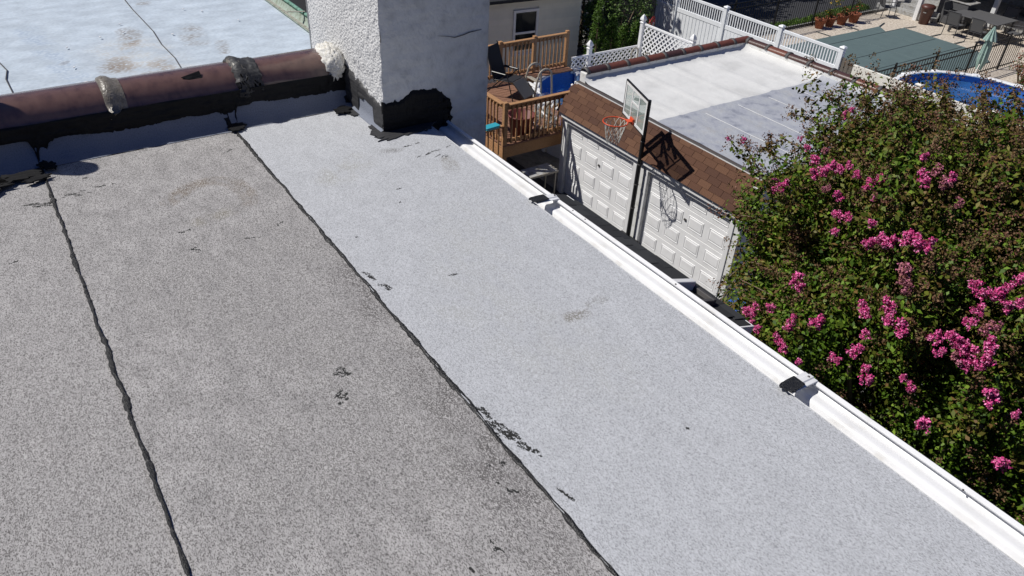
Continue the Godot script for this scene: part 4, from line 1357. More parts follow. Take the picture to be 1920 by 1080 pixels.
	for k in 3:
		s = S()
		bx(s, Vector3(-0.26 + 0.03 * k, 0.14 + 0.17 * k, 0), Vector3(0.14, 0.04, 0.54), 0.01)
		add(ld, "step", s, M.plastic_white if k < 2 else M.ladder)
	# things standing along the front railing
	var tb := thing("red_tub", "dark red plastic tub behind the deck front railing", "tub", Vector3(9.45, y, -13.15))
	s = S()
	lathe(s, Transform3D(), [Vector2(0, 0.0), Vector2(0.24, 0.0), Vector2(0.30, 0.46), Vector2(0.32, 0.48), Vector2(0.29, 0.47), Vector2(0.22, 0.03), Vector2(0, 0.03)], 24)
	add(tb, "shell", s, M.maroon)
	s = S()
	lathe(s, Transform3D(), [Vector2(0.305, 0.44), Vector2(0.325, 0.45), Vector2(0.325, 0.475), Vector2(0.305, 0.48)], 24)
	add(tb, "rim", s, M.maroon)
	var bg := thing("bottle_bag", "clear bag full of empty plastic bottles behind the deck railing", "bag", Vector3(10.13, y, -13.12))
	var bot := S()
	lathe(bot, Transform3D(), [Vector2(0, 0), Vector2(0.033, 0.0), Vector2(0.036, 0.05), Vector2(0.031, 0.09), Vector2(0.036, 0.13), Vector2(0.03, 0.17), Vector2(0.013, 0.21), Vector2(0.013, 0.23), Vector2(0, 0.23)], 9)
	var bmm := done(bot)
	for k in 44:
		var p := Vector3(rg.randf_range(-0.26, 0.26), 0, rg.randf_range(-0.16, 0.16))
		var yy := 0.05 + 0.66 * rg.randf() * sqrt(maxf(0.0, 1.0 - pow(p.x / 0.34, 2)))
		put(bg, "bottle", bmm, M.plastic_white if k % 3 == 0 else (M.ladder if k % 7 == 1 else M.glass), Transform3D(Basis(Vector3(rg.randfn(), rg.randfn(), rg.randfn()).normalized(), rg.randf() * TAU), p + Vector3(0, yy, 0)))
	s = S()
	var bn := noise(141, 2.0)
	var g := []
	for i in 11:
		var r := []
		for j in 25:
			var a := TAU * j / 24.0
			var t := i / 10.0
			var rr := (0.6 + 0.42 * sin(PI * clampf(t * 0.9 + 0.06, 0, 1))) * (1.0 + 0.15 * bn.get_noise_2d(cos(a) * 3, t * 4 + sin(a) * 3))
			r.append(Vector3(cos(a) * 0.33 * rr, t * 0.82, sin(a) * 0.2 * rr))
		g.append(r)
	s.set_smooth_group(3)
	for i in 10:
		for j in 24: qo(s, g[i][j], g[i + 1][j], g[i + 1][j + 1], g[i][j + 1], Vector3(cos(TAU * j / 24.0), 0, sin(TAU * j / 24.0)))
	var film := M.glass.duplicate() as StandardMaterial3D
	film.albedo_color = Color(0.9, 0.92, 0.95, 0.10)
	add(bg, "film", s, film)
	var jug := thing("water_jug", "blue water jug standing in the deck corner against the garage", "jug", Vector3(10.6, y, -12.98))
	s = S()
	lathe(s, Transform3D(), [Vector2(0, 0), Vector2(0.1, 0.0), Vector2(0.11, 0.04), Vector2(0.11, 0.3), Vector2(0.08, 0.36), Vector2(0.03, 0.4)], 18)
	add(jug, "body", s, M.blue)
	s = S()
	lathe(s, Transform3D(), [Vector2(0.032, 0.39), Vector2(0.034, 0.44), Vector2(0, 0.445)], 12)
	add(jug, "cap", s, M.plastic_white)
	# bench of clutter under the deck edge
	var wt := thing("metal_workbench", "gray metal workbench in the shade below the timber deck", "workbench", Vector3(9.45, G, -12.35))
	s = S()
	bx(s, Vector3(0, 0.80, 0), Vector3(0.75, 0.04, 0.42), 0.005)
	add(wt, "top", s, M.gray_paint)
	s = S()
	bx(s, Vector3(0, 0.80, 0.22), Vector3(0.77, 0.05, 0.02), 0.004)
	bx(s, Vector3(0.385, 0.80, 0.0), Vector3(0.02, 0.05, 0.46), 0.004)
	add(wt, "edge_strip", s, M.ladder)
	for q in [Vector3(-0.34, 0.39, -0.18), Vector3(0.34, 0.39, -0.18), Vector3(-0.34, 0.39, 0.18), Vector3(0.34, 0.39, 0.18)]:
		s = S()
		bx(s, q, Vector3(0.035, 0.78, 0.035), 0.004)
		add(wt, "leg", s, M.ladder)

func pool(called: String, label: String, at: Vector3, r: float, h: float, water: float):
	var o := thing(called, label, "pool", at)
	var s := S()
	lathe(s, Transform3D(), [Vector2(r + 0.02, 0.0), Vector2(r + 0.02, h - 0.03)], 48)
	add(o, "wall", s, M.vinyl_white)
	s = S()
	lathe(s, Transform3D(), [Vector2(r - 0.0, h - 0.03), Vector2(r - 0.0, 0.03)], 48)
	add(o, "liner", s, M.pool_blue)
	s = S()
	lathe(s, Transform3D(), [Vector2(0.0, 0.03), Vector2(r, 0.03)], 48)
	add(o, "bottom", s, M.pool_floor)
	s = S()
	lathe(s, Transform3D(), [Vector2(r - 0.004, water), Vector2(0, water)], 48)
	add(o, "water", s, M.water)
	var n := 12
	for k in n:
		var a0 := TAU * k / n
		var a1 := TAU * (k + 1) / n
		s = S()
		var g := []
		for j in 5:
			var a := lerpf(a0, a1, j / 4.0)
			var u := Vector3(cos(a), 0, sin(a))
			g.append([u * (r - 0.05) + Vector3(0, h - 0.03, 0), u * (r - 0.05) + Vector3(0, h - 0.005, 0), u * (r - 0.03) + Vector3(0, h + 0.01, 0), u * (r + 0.10) + Vector3(0, h + 0.01, 0), u * (r + 0.12) + Vector3(0, h - 0.005, 0), u * (r + 0.12) + Vector3(0, h - 0.04, 0)])
		sheet(s, g, Vector3.UP, false)
		add(o, "top_rail", s, M.vinyl_white)
		s = S()
		var u0 := Vector3(cos(a0), 0, sin(a0))
		cb(s, Transform3D(Basis(Vector3.UP, -a0), u0 * (r + 0.035) + Vector3(0, h - 0.005, 0)), Vector3(0.22, 0.06, 0.24), 0.02)
		add(o, "rail_cap", s, M.vinyl_white)
		s = S()
		cb(s, Transform3D(Basis(Vector3.UP, -a0), u0 * (r + 0.06) + Vector3(0, h * 0.5 - 0.02, 0)), Vector3(0.08, h - 0.06, 0.12), 0.01)
		add(o, "upright", s, M.vinyl_white)

# ------------------------------------------------ yard beyond the deck: lattice, evergreens, sided house
func lattice(parent: Node, a: Vector3, b: Vector3, h: float):
	var u := (b - a)
	var l := u.length()
	u = u / l
	var s := S()
	var n := u.cross(Vector3.UP)
	var p := 0.165
	for d in [-1, 1]:
		var k := -h
		while k < l:
			# a slat climbing at 45 degrees, clipped to the panel
			var x0 := maxf(k, 0.0); var x1 := minf(k + h, l)
			if x1 - x0 > 0.03:
				var y0 := x0 - k; var y1 := x1 - k
				if d < 0:
					y0 = h - y0; y1 = h - y1
				bar(s, a + u * x0 + Vector3(0, y0, 0) + n * 0.005 * d, a + u * x1 + Vector3(0, y1, 0) + n * 0.005 * d, 0.009, 0.042, Vector3.UP)
			k += p
	var o := add(parent, "lattice_slats", s, M.vinyl_white)
	o.set_meta("kind", "stuff")
	for yy in [-0.02, h + 0.02]:
		s = S()
		bar(s, a + Vector3(0, yy, 0), b + Vector3(0, yy, 0), 0.045, 0.06, Vector3.UP, 0.006)
		add(parent, "rail", s, M.vinyl_white)

func gothic_post(parent: Node, p: Vector3, h: float):
	var s := S()
	bx(s, p + Vector3(0, h * 0.5, 0), Vector3(0.115, h, 0.115), 0.008)
	var o := add(parent, "post", s, M.vinyl_white)
	s = S()
	var f := 0.7071
	lathe(s, Transform3D(Basis(Vector3.UP, PI / 4), p + Vector3(0, h, 0)), [Vector2(0.10, 0.0), Vector2(0.10, 0.02), Vector2(0.07, 0.035), Vector2(0.07, 0.06), Vector2(0.105, 0.09), Vector2(0.095, 0.13), Vector2(0.05, 0.2), Vector2(0.0, 0.25)], 4, false)
	add(o, "cap", s, M.vinyl_white)

func side_yard():
	var pd := thing("pool_deck", "white resin pool deck platform behind the garage parapet", "platform")
	var s := S()
	b2(s, Vector3(13.25, -5.66, -16.1), Vector3(15.65, -5.60, -15.45), 0.01)
	b2(s, Vector3(14.82, -5.66, -15.45), Vector3(15.65, -5.60, -12.75), 0.01)
	add(pd, "platform", s, M.vinyl_white)
	for p in [Vector3(13.3, G, -16.05), Vector3(15.6, G, -16.05), Vector3(15.6, G, -12.8), Vector3(14.9, G, -12.8)]:
		s = S()
		b2(s, p, p + Vector3(0.09, 1.24, 0.09))
		add(pd, "leg", s, M.vinyl_white)
	var lf := thing("lattice_fence", "low white lattice fence with pointed posts along the pool deck edge", "fence", Vector3.ZERO, 0.0, "white lattice fences")
	lattice(lf, Vector3(13.2, -5.60, -16.12), Vector3(15.62, -5.60, -16.12), 0.36)
	gothic_post(lf, Vector3(13.82, -5.66, -16.14), 0.62)
	var lf2 := thing("lattice_fence", "tall white lattice fence section rising behind the garage parapet tiles", "fence", Vector3.ZERO, 0.0, "white lattice fences")
	lattice(lf2, Vector3(15.72, -5.58, -16.02), Vector3(15.72, -5.58, -14.2), 0.98)
	gothic_post(lf2, Vector3(15.72, G, -16.12), 2.34)
	gothic_post(lf2, Vector3(15.72, G, -14.12), 2.34)
	var hr := thing("pool_handrail", "pale metal pool handrail loops in front of the tall lattice", "handrail", Vector3(15.2, -5.60, -15.75))
	for z in [0.0, 0.5]:
		s = S()
		var p := [Vector3(-0.12, 0, z)]
		for k in 7:
			var t := PI - PI * k / 6.0
			p.append(Vector3(cos(t) * 0.12, 0.36 + sin(t) * 0.14, z))
		p.append(Vector3(0.12, 0, z))
		tube(s, p, 0.022, 8)
		add(hr, "loop", s, M.ladder)
	# house with pale siding
	var h := thing("sided_house", "house wall of pale weathered siding with one sash window", "house")
	var piv := Vector3(13.6, 0, -19.0)
	h.transform = Transform3D(Basis(), piv) * Transform3D(Basis(Vector3.UP, deg_to_rad(-5.0)), Vector3.ZERO) * Transform3D(Basis(), -piv)
	s = S()
	b2(s, Vector3(6.0, G, -24), Vector3(15.58, -4.30, -19.03))
	add(h, "wall_core", s, M.siding)
	for k in 17:
		var y := G + 0.155 * k
		for q in [[6.0, 13.16], [14.04, 15.6]]:
			if y > -5.95 and y < -4.7 or q[0] > 100:
				s = S()
				sheet(s, [[Vector3(q[0], y, -18.982), Vector3(q[0], y + 0.157, -19.018)], [Vector3(q[1], y, -18.982), Vector3(q[1], y + 0.157, -19.018)]], Vector3(0, 0, 1), false)
				qo(s, Vector3(q[0], y, -18.982), Vector3(q[1], y, -18.982), Vector3(q[1], y, -19.02), Vector3(q[0], y, -19.02), Vector3.DOWN)
				add(h, "siding_board", s, [M.siding, M.siding_b, M.siding_c][rg.randi() % 3])
		if not (y > -5.95 and y < -4.7):
			s = S()
			sheet(s, [[Vector3(6.0, y, -18.982), Vector3(6.0, y + 0.157, -19.018)], [Vector3(15.6, y, -18.982), Vector3(15.6, y + 0.157, -19.018)]], Vector3(0, 0, 1), false)
			qo(s, Vector3(6.0, y, -18.982), Vector3(15.6, y, -18.982), Vector3(15.6, y, -19.02), Vector3(6.0, y, -19.02), Vector3.DOWN)
			add(h, "siding_board", s, [M.siding, M.siding_b, M.siding_c][rg.randi() % 3])
	s = S()
	qo(s, Vector3(5.8, -4.27, -18.75), Vector3(15.8, -4.27, -18.75), Vector3(15.8, -2.7, -22), Vector3(5.8, -2.7, -22), Vector3.UP)
	qo(s, Vector3(5.8, -4.36, -18.75), Vector3(15.8, -4.36, -18.75), Vector3(15.8, -4.27, -18.75), Vector3(5.8, -4.27, -18.75), Vector3(0, 0, 1))
	qo(s, Vector3(5.8, -4.36, -18.75), Vector3(15.8, -4.36, -18.75), Vector3(15.8, -4.36, -19.1), Vector3(5.8, -4.36, -19.1), Vector3.DOWN)
	tri(s, Vector3(15.8, -4.36, -18.75), Vector3(15.8, -4.36, -22), Vector3(15.8, -2.7, -22))
	add(h, "roof", s, M.slate[1])
	var wn := Node3D.new()
	wn.name = "window"
	h.add_child(wn)
	for q in [[13.16, -6.05, 13.24, -4.66], [13.96, -6.05, 14.04, -4.66], [13.24, -4.74, 13.96, -4.66], [13.24, -6.05, 13.96, -5.97], [13.24, -5.40, 13.96, -5.33]]:
		s = S()
		b2(s, Vector3(q[0], q[1], -19.02), Vector3(q[2], q[3], -18.95 if q[1] != -5.40 else -18.98), 0.006)
		add(wn, "frame", s, M.trim)
	s = S()
	b2(s, Vector3(13.24, -5.97, -19.04), Vector3(13.96, -4.74, -19.0))
	add(wn, "pane", s, M.dark_glass)
	# evergreens
	var gr := [Color(0.05, 0.10, 0.012), Color(0.07, 0.135, 0.016), Color(0.09, 0.17, 0.022), Color(0.035, 0.07, 0.01)]
	var spots := [[15.3, -17.6, 2.5, 0.40, "tallest narrow arborvitae next to the pale sided house corner"], [15.72, -17.4, 2.1, 0.36, "arborvitae second from the sided house behind the low lattice"], [16.3, -17.5, 1.75, 0.40, "middle arborvitae of the row behind the low lattice"], [16.72, -17.4, 1.8, 0.36, "arborvitae behind the low lattice right beside the tall lattice post"], [17.25, -17.5, 1.55, 0.36, "shortest arborvitae half hidden by the tall lattice post"]]
	for i in spots.size():
		var q: Array = spots[i]
		var t := thing("arborvitae", q[4], "conifer", Vector3(q[0], G, q[1]), 0.0, "arborvitae row behind the lattice")
		s = S()
		tube(s, [Vector3(0, 0, 0), Vector3(0.02, q[2] * 0.5, 0), Vector3(0, q[2] * 0.9, 0)], [0.05, 0.035, 0.012], 7)
		add(t, "trunk", s, M.bark)
		var cl := []
		for k in 150:
			var u := rg.randf()
			var a := rg.randf() * TAU
			var rr: float = q[3] * pow(1.0 - u, 0.65) * (0.8 + 0.3 * sin(a * 3 + u * 9))
			cl.append([Vector3(cos(a) * rr, 0.1 + q[2] * u, sin(a) * rr), 0.11, 26, gr])
		put(t, "foliage", leaf_mesh(cl, 0.075, 0.028, 0.5, 300 + i), M.leaf)
	var bs := thing("broadleaf_bush", "round leafy bush with glossy pale leaves behind the arborvitae", "bush", Vector3(17.55, G, -19.2))
	s = S()
	for k in 6:
		var a := TAU * k / 6
		tube(s, [Vector3.ZERO, Vector3(cos(a) * 0.3, 0.8, sin(a) * 0.3), Vector3(cos(a) * 0.8, 1.9, sin(a) * 0.8)], [0.05, 0.035, 0.012], 6)
	add(bs, "stems", s, M.bark)
	var cl2 := []
	for k in 260:
		var d := Vector3(rg.randfn(), rg.randfn(), rg.randfn()).normalized()
		cl2.append([Vector3(0, 1.55, 0) + d * Vector3(1.15, 1.25, 1.0) * rg.randf_range(0.75, 1.05), 0.2, 26, [Color(0.06, 0.11, 0.025), Color(0.09, 0.15, 0.035), Color(0.045, 0.085, 0.02), Color(0.13, 0.18, 0.07)]])
	put(bs, "foliage", leaf_mesh(cl2, 0.10, 0.055, 0.6, 350), M.leaf)
	var dh := thing("dark_hedge", "dense dark evergreen hedge beyond the pale sided house corner", "hedge", Vector3(17.5, G, -21.0))
	s = S()
	for k in 5: tube(s, [Vector3(-1.6 + 0.8 * k, 0, 0), Vector3(-1.6 + 0.8 * k, 2.2, 0)], [0.07, 0.03], 6)
	add(dh, "stems", s, M.bark)
	var cl3 := []
	for k in 420:
		cl3.append([Vector3(rg.randf_range(-1.8, 2.2), rg.randf_range(0.1, 3.3), rg.randf_range(-0.8, 0.8)), 0.3, 16, [Color(0.02, 0.035, 0.008), Color(0.012, 0.022, 0.006)]])
	put(dh, "foliage", leaf_mesh(cl3, 0.14, 0.07, 0.3, 351), M.leaf)
	var wf := thing("board_fence", "gray brown board fence behind the red hose reel", "fence")
	for k in 26:
		s = S()
		b2(s, Vector3(18.2 + 0.155 * k, G, -20.2), Vector3(18.2 + 0.155 * k + 0.148, G + 1.8 + 0.01 * (k % 3), -20.17), 0.004)
		add(wf, "board", s, M.weathered)
	var hrl := thing("hose_reel", "red hose reel with pale hub by the white fence end", "hose reel", Vector3(19.35, G, -19.55), 0.5)
	s = S()
	lathe(s, Transform3D(Basis(Vector3.RIGHT, PI / 2), Vector3(0, 0.95, 0)), [Vector2(0.07, -0.14), Vector2(0.27, -0.14), Vector2(0.27, -0.11), Vector2(0.14, -0.09), Vector2(0.14, 0.09), Vector2(0.27, 0.11), Vector2(0.27, 0.14), Vector2(0.07, 0.14), Vector2(0.0, 0.14)], 24)
	add(hrl, "drum", s, M.red)
	s = S()
	lathe(s, Transform3D(Basis(Vector3.RIGHT, PI / 2), Vector3(0, 0.95, 0.14)), [Vector2(0.07, 0.0), Vector2(0.07, 0.03), Vector2(0.0, 0.04)], 16)
	add(hrl, "hub", s, M.cream)
	for z in [-0.17, 0.17]:
		s = S()
		tube(s, [Vector3(-0.3, 0, z), Vector3(0, 0.95, z), Vector3(0.3, 0, z)], 0.018, 6)
		add(hrl, "stand", s, M.lead)

func fences():
	# white privacy fence with an open picket top
	var f := thing("privacy_fence", "white vinyl privacy fence with open picket top behind the garage", "fence")
	var x := 20.2
	var zs := [-21.3, -19.2, -16.95, -14.68, -12.46]
	var pk := S()
	bx(pk, Vector3.ZERO, Vector3(0.022, 0.42, 0.040), 0.003)
	var pkm := done(pk)
	var bd := S()
	bx(bd, Vector3.ZERO, Vector3(0.022, 1.24, 0.148), 0.004)
	var bdm := done(bd)
	var s := S()
	for i in zs.size():
		var z: float = zs[i]
		s = S()
		b2(s, Vector3(x - 0.065, G, z - 0.065), Vector3(x + 0.065, -4.86, z + 0.065), 0.006)
		var p := add(f, "post", s, M.vinyl)
		s = S()
		bx(s, Vector3(x, -4.845, z), Vector3(0.17, 0.03, 0.17), 0.005)
		lathe(s, Transform3D(Basis(Vector3.UP, PI / 4), Vector3(x, -4.83, z)), [Vector2(0.11, 0), Vector2(0.09, 0.02), Vector2(0, 0.05)], 4, false)
		add(p, "cap", s, M.vinyl)
		if i == zs.size() - 1: break
		var a := z + 0.065
		var b: float = zs[i + 1] - 0.065
		for q in [[-5.0, -4.91], [-5.52, -5.38], [G + 0.05, G + 0.2]]:
			s = S()
			b2(s, Vector3(x - 0.025, q[0], a), Vector3(x + 0.025, q[1], b), 0.005)
			add(f, "rail", s, M.vinyl)
		var n := 20
		for k in n:
			put(f, "picket", pkm, M.vinyl, Transform3D(Basis(), Vector3(x, -5.19, lerpf(a + 0.09, b - 0.09, k / (n - 1.0)))))
		for z2 in [a + 0.022, b - 0.022]:
			s = S()
			b2(s, Vector3(x - 0.02, -5.38, z2 - 0.022), Vector3(x + 0.02, -5.0, z2 + 0.022))
			add(f, "stile", s, M.vinyl)
		var m := int((b - a) / 0.152)
		for k in m:
			put(f, "board", bdm, M.vinyl, Transform3D(Basis(), Vector3(x, -6.14, a + (k + 0.5) * (b - a) / m)))
	# cream fence by the round pool
	var c := thing("privacy_fence", "cream vinyl privacy fence in front of the round blue pool", "fence")
	var zc := [-11.98, -9.96, -7.9, -5.9]
	for i in zc.size():
		var z: float = zc[i]
		if i > 0:
			s = S()
			b2(s, Vector3(x - 0.065, G, z - 0.065), Vector3(x + 0.065, -5.12, z + 0.065), 0.006)
			var p := add(c, "post", s, M.cream)
			s = S()
			bx(s, Vector3(x, -5.10, z), Vector3(0.18, 0.035, 0.18), 0.005)
			lathe(s, Transform3D(Basis(Vector3.UP, PI / 4), Vector3(x, -5.083, z)), [Vector2(0.11, 0), Vector2(0, 0.05)], 4, false)
			add(p, "cap", s, M.cream)
		if i == zc.size() - 1: break
		var a := z + (0.065 if i > 0 else 0.0)
		var b: float = zc[i + 1] - 0.065
		s = S()
		b2(s, Vector3(x - 0.03, -5.58, a), Vector3(x + 0.03, -5.18, b), 0.008)
		add(c, "top_board", s, M.cream)
		s = S()
		b2(s, Vector3(x - 0.018, G + 0.2, a), Vector3(x + 0.018, -5.582, b - 0.02), 0.002)
		add(c, "panel", s, M.cream)
		s = S()
		b2(s, Vector3(x - 0.03, G + 0.03, a), Vector3(x + 0.03, G + 0.2, b), 0.006)
		add(c, "bottom_rail", s, M.cream)
	var gp := thing("board_fence", "short gray board panel between white and cream fence ends", "fence")
	for k in 3:
		s = S()
		b2(s, Vector3(x - 0.02, G, -12.38 + 0.13 * k), Vector3(x + 0.02, -5.10 - 0.03 * k, -12.26 + 0.13 * k), 0.004)
		add(gp, "board", s, M.weathered)
	# black iron fences
	iron_fence("black iron picket fence along the street behind the flower pots", Vector3(20.4, G, -18.8), Vector3(32.0, G, -18.8), 1.45, 0.135, 2.45)
	iron_fence("black iron picket fence between pool cover and round pool", Vector3(20.5, G, -12.16), Vector3(31.0, G, -12.16), 1.2, 0.155, 2.3)

func iron_fence(label: String, a: Vector3, b: Vector3, h: float, gap: float, bay: float):
	var o := thing("iron_fence", label, "fence", Vector3.ZERO, 0.0, "black iron fences")
	var d := b - a
	var u := d.normalized()
	var s := S()
	for y in [0.12, h - 0.22, h - 0.03]:
		s = S()
		bar(s, a + Vector3(0, y, 0), b + Vector3(0, y, 0), 0.026, 0.036)
		add(o, "rail", s, M.iron)
	var t := S()
	bx(t, Vector3(0, h * 0.5, 0), Vector3(0.016, h - 0.06, 0.016))
	var m := done(t)
	var n := int(d.length() / gap)
	for k in n: put(o, "picket", m, M.iron, Transform3D(Basis(), a + u * (k + 0.5) * gap))
	t = S()
	bx(t, Vector3(0, h * 0.5 + 0.03, 0), Vector3(0.055, h + 0.06, 0.055), 0.004)
	lathe(t, Transform3D(Basis(), Vector3(0, h + 0.06, 0)), [Vector2(0.03, 0), Vector2(0.035, 0.02), Vector2(0.02, 0.05), Vector2(0, 0.06)], 8)
	m = done(t)
	for k in int(d.length() / bay) + 1: put(o, "post", m, M.iron, Transform3D(Basis(), a + u * k * bay))

# ------------------------------------------------ paved patio, far right
func patio():
	var s := S()
	qo(s, Vector3(20.6, G + 0.012, -18.9), Vector3(40, G + 0.012, -18.9), Vector3(40, G + 0.012, -6), Vector3(20.6, G + 0.012, -6), Vector3.UP)
	structure("patio", s, M.paver)
	s = S()
	b2(s, Vector3(20.6, G, -18.98), Vector3(33.5, G + 0.11, -18.84), 0.02)
	structure("kerb", s, M.concrete)
	# grass along the street side of the iron fence
	var cl := []
	for k in 700:
		var x := rg.randf_range(25.8, 32.4)
		cl.append([Vector3(x, G + 0.06, -19.0 - rg.randf() * 0.5 - 0.08 * maxf(0, x - 28)), 0.12, 14, [Color(0.07, 0.14, 0.015), Color(0.10, 0.18, 0.025), Color(0.05, 0.10, 0.01)]])
	var gr := put(self, "grass_strip", leaf_mesh(cl, 0.16, 0.02, 0.2, 401), M.leaf)
	tag(gr, "strip of bright green grass behind the iron street fence", "grass", "", "stuff")
	# winter cover over the sunken pool
	var cv := thing("pool_cover", "gray green safety cover stretched over the sunken pool", "pool cover")
	s = S()
	var poly := PackedVector2Array([Vector2(21.5, 12.7), Vector2(21.5, 17.5), Vector2(30.3, 17.4), Vector2(29.9, 16.85), Vector2(31.1, 16.8), Vector2(31.0, 13.6), Vector2(30.2, 12.7)])
	plate(s, poly, Vector3(0, G + 0.012, 0), Vector3.RIGHT, Vector3.FORWARD, 0.03)
	add(cv, "sheet", s, M.cover)
	for z in [-16.8, -15.3, -14.2]:
		s = S()
		b2(s, Vector3(21.6, G + 0.0425, z - 0.02), Vector3(30.9, G + 0.046, z + 0.02))
		add(cv, "seam_tape", s, M.strap)
	for x in [22.4, 24.2, 26.0, 27.8, 29.6]:
		s = S()
		b2(s, Vector3(x - 0.012, G + 0.0425, -17.3), Vector3(x + 0.012, G + 0.0445, -12.9))
		add(cv, "seam_tape", s, M.cover_tape)
	for q in [[30.3, -17.4, 0.9, -0.25], [31.1, -16.8, 0.9, 0.1], [31.08, -15.6, 0.9, 0.0], [31.05, -14.6, 0.9, 0.0], [29.0, -17.45, 0.1, -0.7], [27.2, -17.45, 0.0, -0.7]]:
		s = S()
		bar(s, Vector3(q[0], G + 0.045, q[1]), Vector3(q[0] + q[2] * 0.8, G + 0.03, q[1] + q[3]), 0.05, 0.008)
		add(cv, "anchor_strap", s, M.strap)
	# clay pots with plants at the iron fence
	var px := [27.75, 28.35, 29.1, 29.85]
	for i in 4:
		var lb: String = ["terracotta pot with low green plant beside the iron street fence", "terracotta pot with tall yellow flowered plant at the iron fence", "wide terracotta pot with trailing plant at the iron fence", "darkest terracotta pot with thin red flowering plant at the fence"][i]
		var o := thing("flower_pot", lb, "flower pot", Vector3(px[i], G + 0.012, -18.45 + 0.03 * i), 0.0, "terracotta pots on the patio")
		var k := [1.0, 0.95, 1.05, 1.1][i] as float
		s = S()
		lathe(s, Transform3D(), [Vector2(0, 0), Vector2(0.15 * k, 0), Vector2(0.21 * k, 0.30), Vector2(0.235 * k, 0.30), Vector2(0.24 * k, 0.38), Vector2(0.21 * k, 0.38), Vector2(0.2 * k, 0.33), Vector2(0, 0.33)], 20)
		add(o, "pot", s, M.terracotta)
		s = S()
		for j in 5:
			var a := TAU * j / 5.0
			tube(s, [Vector3(0, 0.33, 0), Vector3(cos(a) * 0.12, 0.6, sin(a) * 0.12)], 0.008, 5)
		add(o, "stems", s, M.bark)
		var cs := []
		for j in [10, 26, 16, 14][i]:
			var d := Vector3(rg.randfn() * 0.12, rg.randf_range(0.38, [0.6, 1.15, 0.65, 0.95][i]), rg.randfn() * 0.12)
			cs.append([d, 0.08, 9, [Color(0.05, 0.09, 0.02), Color(0.07, 0.10, 0.03), [Color(0.08, 0.12, 0.03), Color(0.45, 0.30, 0.02), Color(0.3, 0.1, 0.05), Color(0.4, 0.07, 0.05)][i]]])
		put(o, "foliage", leaf_mesh(cs, 0.09, 0.04, 0.4, 410 + i), M.leaf)
	# brown wheeled bin
	var bn := thing("waste_bin", "brown plastic waste bin beside the white porch column", "bin", Vector3(32.55, G + 0.012, -16.85))
	bn.scale = Vector3.ONE * 0.82
	s = S()
	lathe(s, Transform3D(), [Vector2(0, 0), Vector2(0.23, 0), Vector2(0.31, 0.78), Vector2(0.33, 0.80)], 22)
	add(bn, "tub", s, M.brown_bin)
	s = S()
	lathe(s, Transform3D(), [Vector2(0.345, 0.79), Vector2(0.35, 0.85), Vector2(0.28, 0.93), Vector2(0.0, 0.97)], 22)
	add(bn, "lid", s, M.brown_bin)
	s = S()
	cb(s, Transform3D(Basis(Vector3.UP, 0.0), Vector3(-0.29, 0.6, 0.05)), Vector3(0.02, 0.05, 0.16))
	add(bn, "label_plate", s, M.cushion)
	# porch: steps, platform, columns
	var p := thing("porch", "gray porch with steps and white columns behind the patio", "porch")
	for k in 3:
		s = S()
		b2(s, Vector3(33.0 + 0.32 * k, G, -19.4), Vector3(40, G + 0.19 * (k + 1), -16.7), 0.012)
		add(p, "step", s, M.gray_paint)
	s = S()
	b2(s, Vector3(34.9, G, -16.69), Vector3(40, G + 0.55, -9.0), 0.012)
	add(p, "platform", s, M.gray_paint)
	s = S()
	b2(s, Vector3(37.2, G, -22), Vector3(37.5, G + 4, -6))
	add(p, "back_wall", s, M.gray_paint)
	s = S()
	b2(s, Vector3(33.3, G + 2.75, -20.5), Vector3(40, G + 2.95, -10.0), 0.02)
	add(p, "roof", s, M.gray_paint)
	for q in [[32.75, -17.35], [33.2, -18.75], [34.6, -15.2]]:
		s = S()
		b2(s, Vector3(q[0] - 0.09, G, q[1] - 0.09), Vector3(q[0] + 0.09, G + 2.75 if q[0] > 33.3 else G + 2.75, q[1] + 0.09), 0.012)
		add(p, "column", s, M.trim)
	s = S()
	tube(s, [Vector3(34.7, G + 1.35, -16.4), Vector3(34.7, G + 1.35, -9.5)], 0.03, 8)
	add(p, "handrail", s, M.lead)
	# grill cabinet
	var gl := thing("grill_cabinet", "gray barbecue cabinet with black lid beside the waste bin", "grill", Vector3(33.75, G + 0.012, -16.3))
	s = S()
	bx(s, Vector3(0, 0.48, 0), Vector3(0.7, 0.92, 1.25), 0.02)
	add(gl, "cabinet", s, M.mesh_gray)
	s = S()
	bx(s, Vector3(0, 0.96, 0), Vector3(0.76, 0.05, 1.4), 0.01)
	add(gl, "worktop", s, M.gray_paint)
	s = S()
	lathe(s, Transform3D(Basis(Vector3.RIGHT, PI / 2).scaled(Vector3(1, 1, 1)), Vector3(0, 1.0, 0)), [Vector2(0, -0.42), Vector2(0.26, -0.42), Vector2(0.3, -0.38), Vector2(0.3, 0.38), Vector2(0.26, 0.42), Vector2(0, 0.42)], 18)
	add(gl, "lid", s, M.black)
	# table, chairs, sofa
	var tb := thing("patio_table", "long gray patio table with slab top among mesh chairs", "table", Vector3(33.2, G + 0.012, -14.85), 0.0)
	s = S()
	bx(s, Vector3(0, 0.73, 0), Vector3(1.55, 0.035, 1.95), 0.008)
	add(tb, "tabletop", s, M.mesh_gray)
	for q in [[-0.68, -0.86], [0.68, -0.86], [-0.68, 0.86], [0.68, 0.86]]:
		s = S()
		b2(s, Vector3(q[0] - 0.03, 0, q[1] - 0.03), Vector3(q[0] + 0.03, 0.71, q[1] + 0.03), 0.004)
		add(tb, "leg", s, M.gray_dark)
	var first: Node3D = null
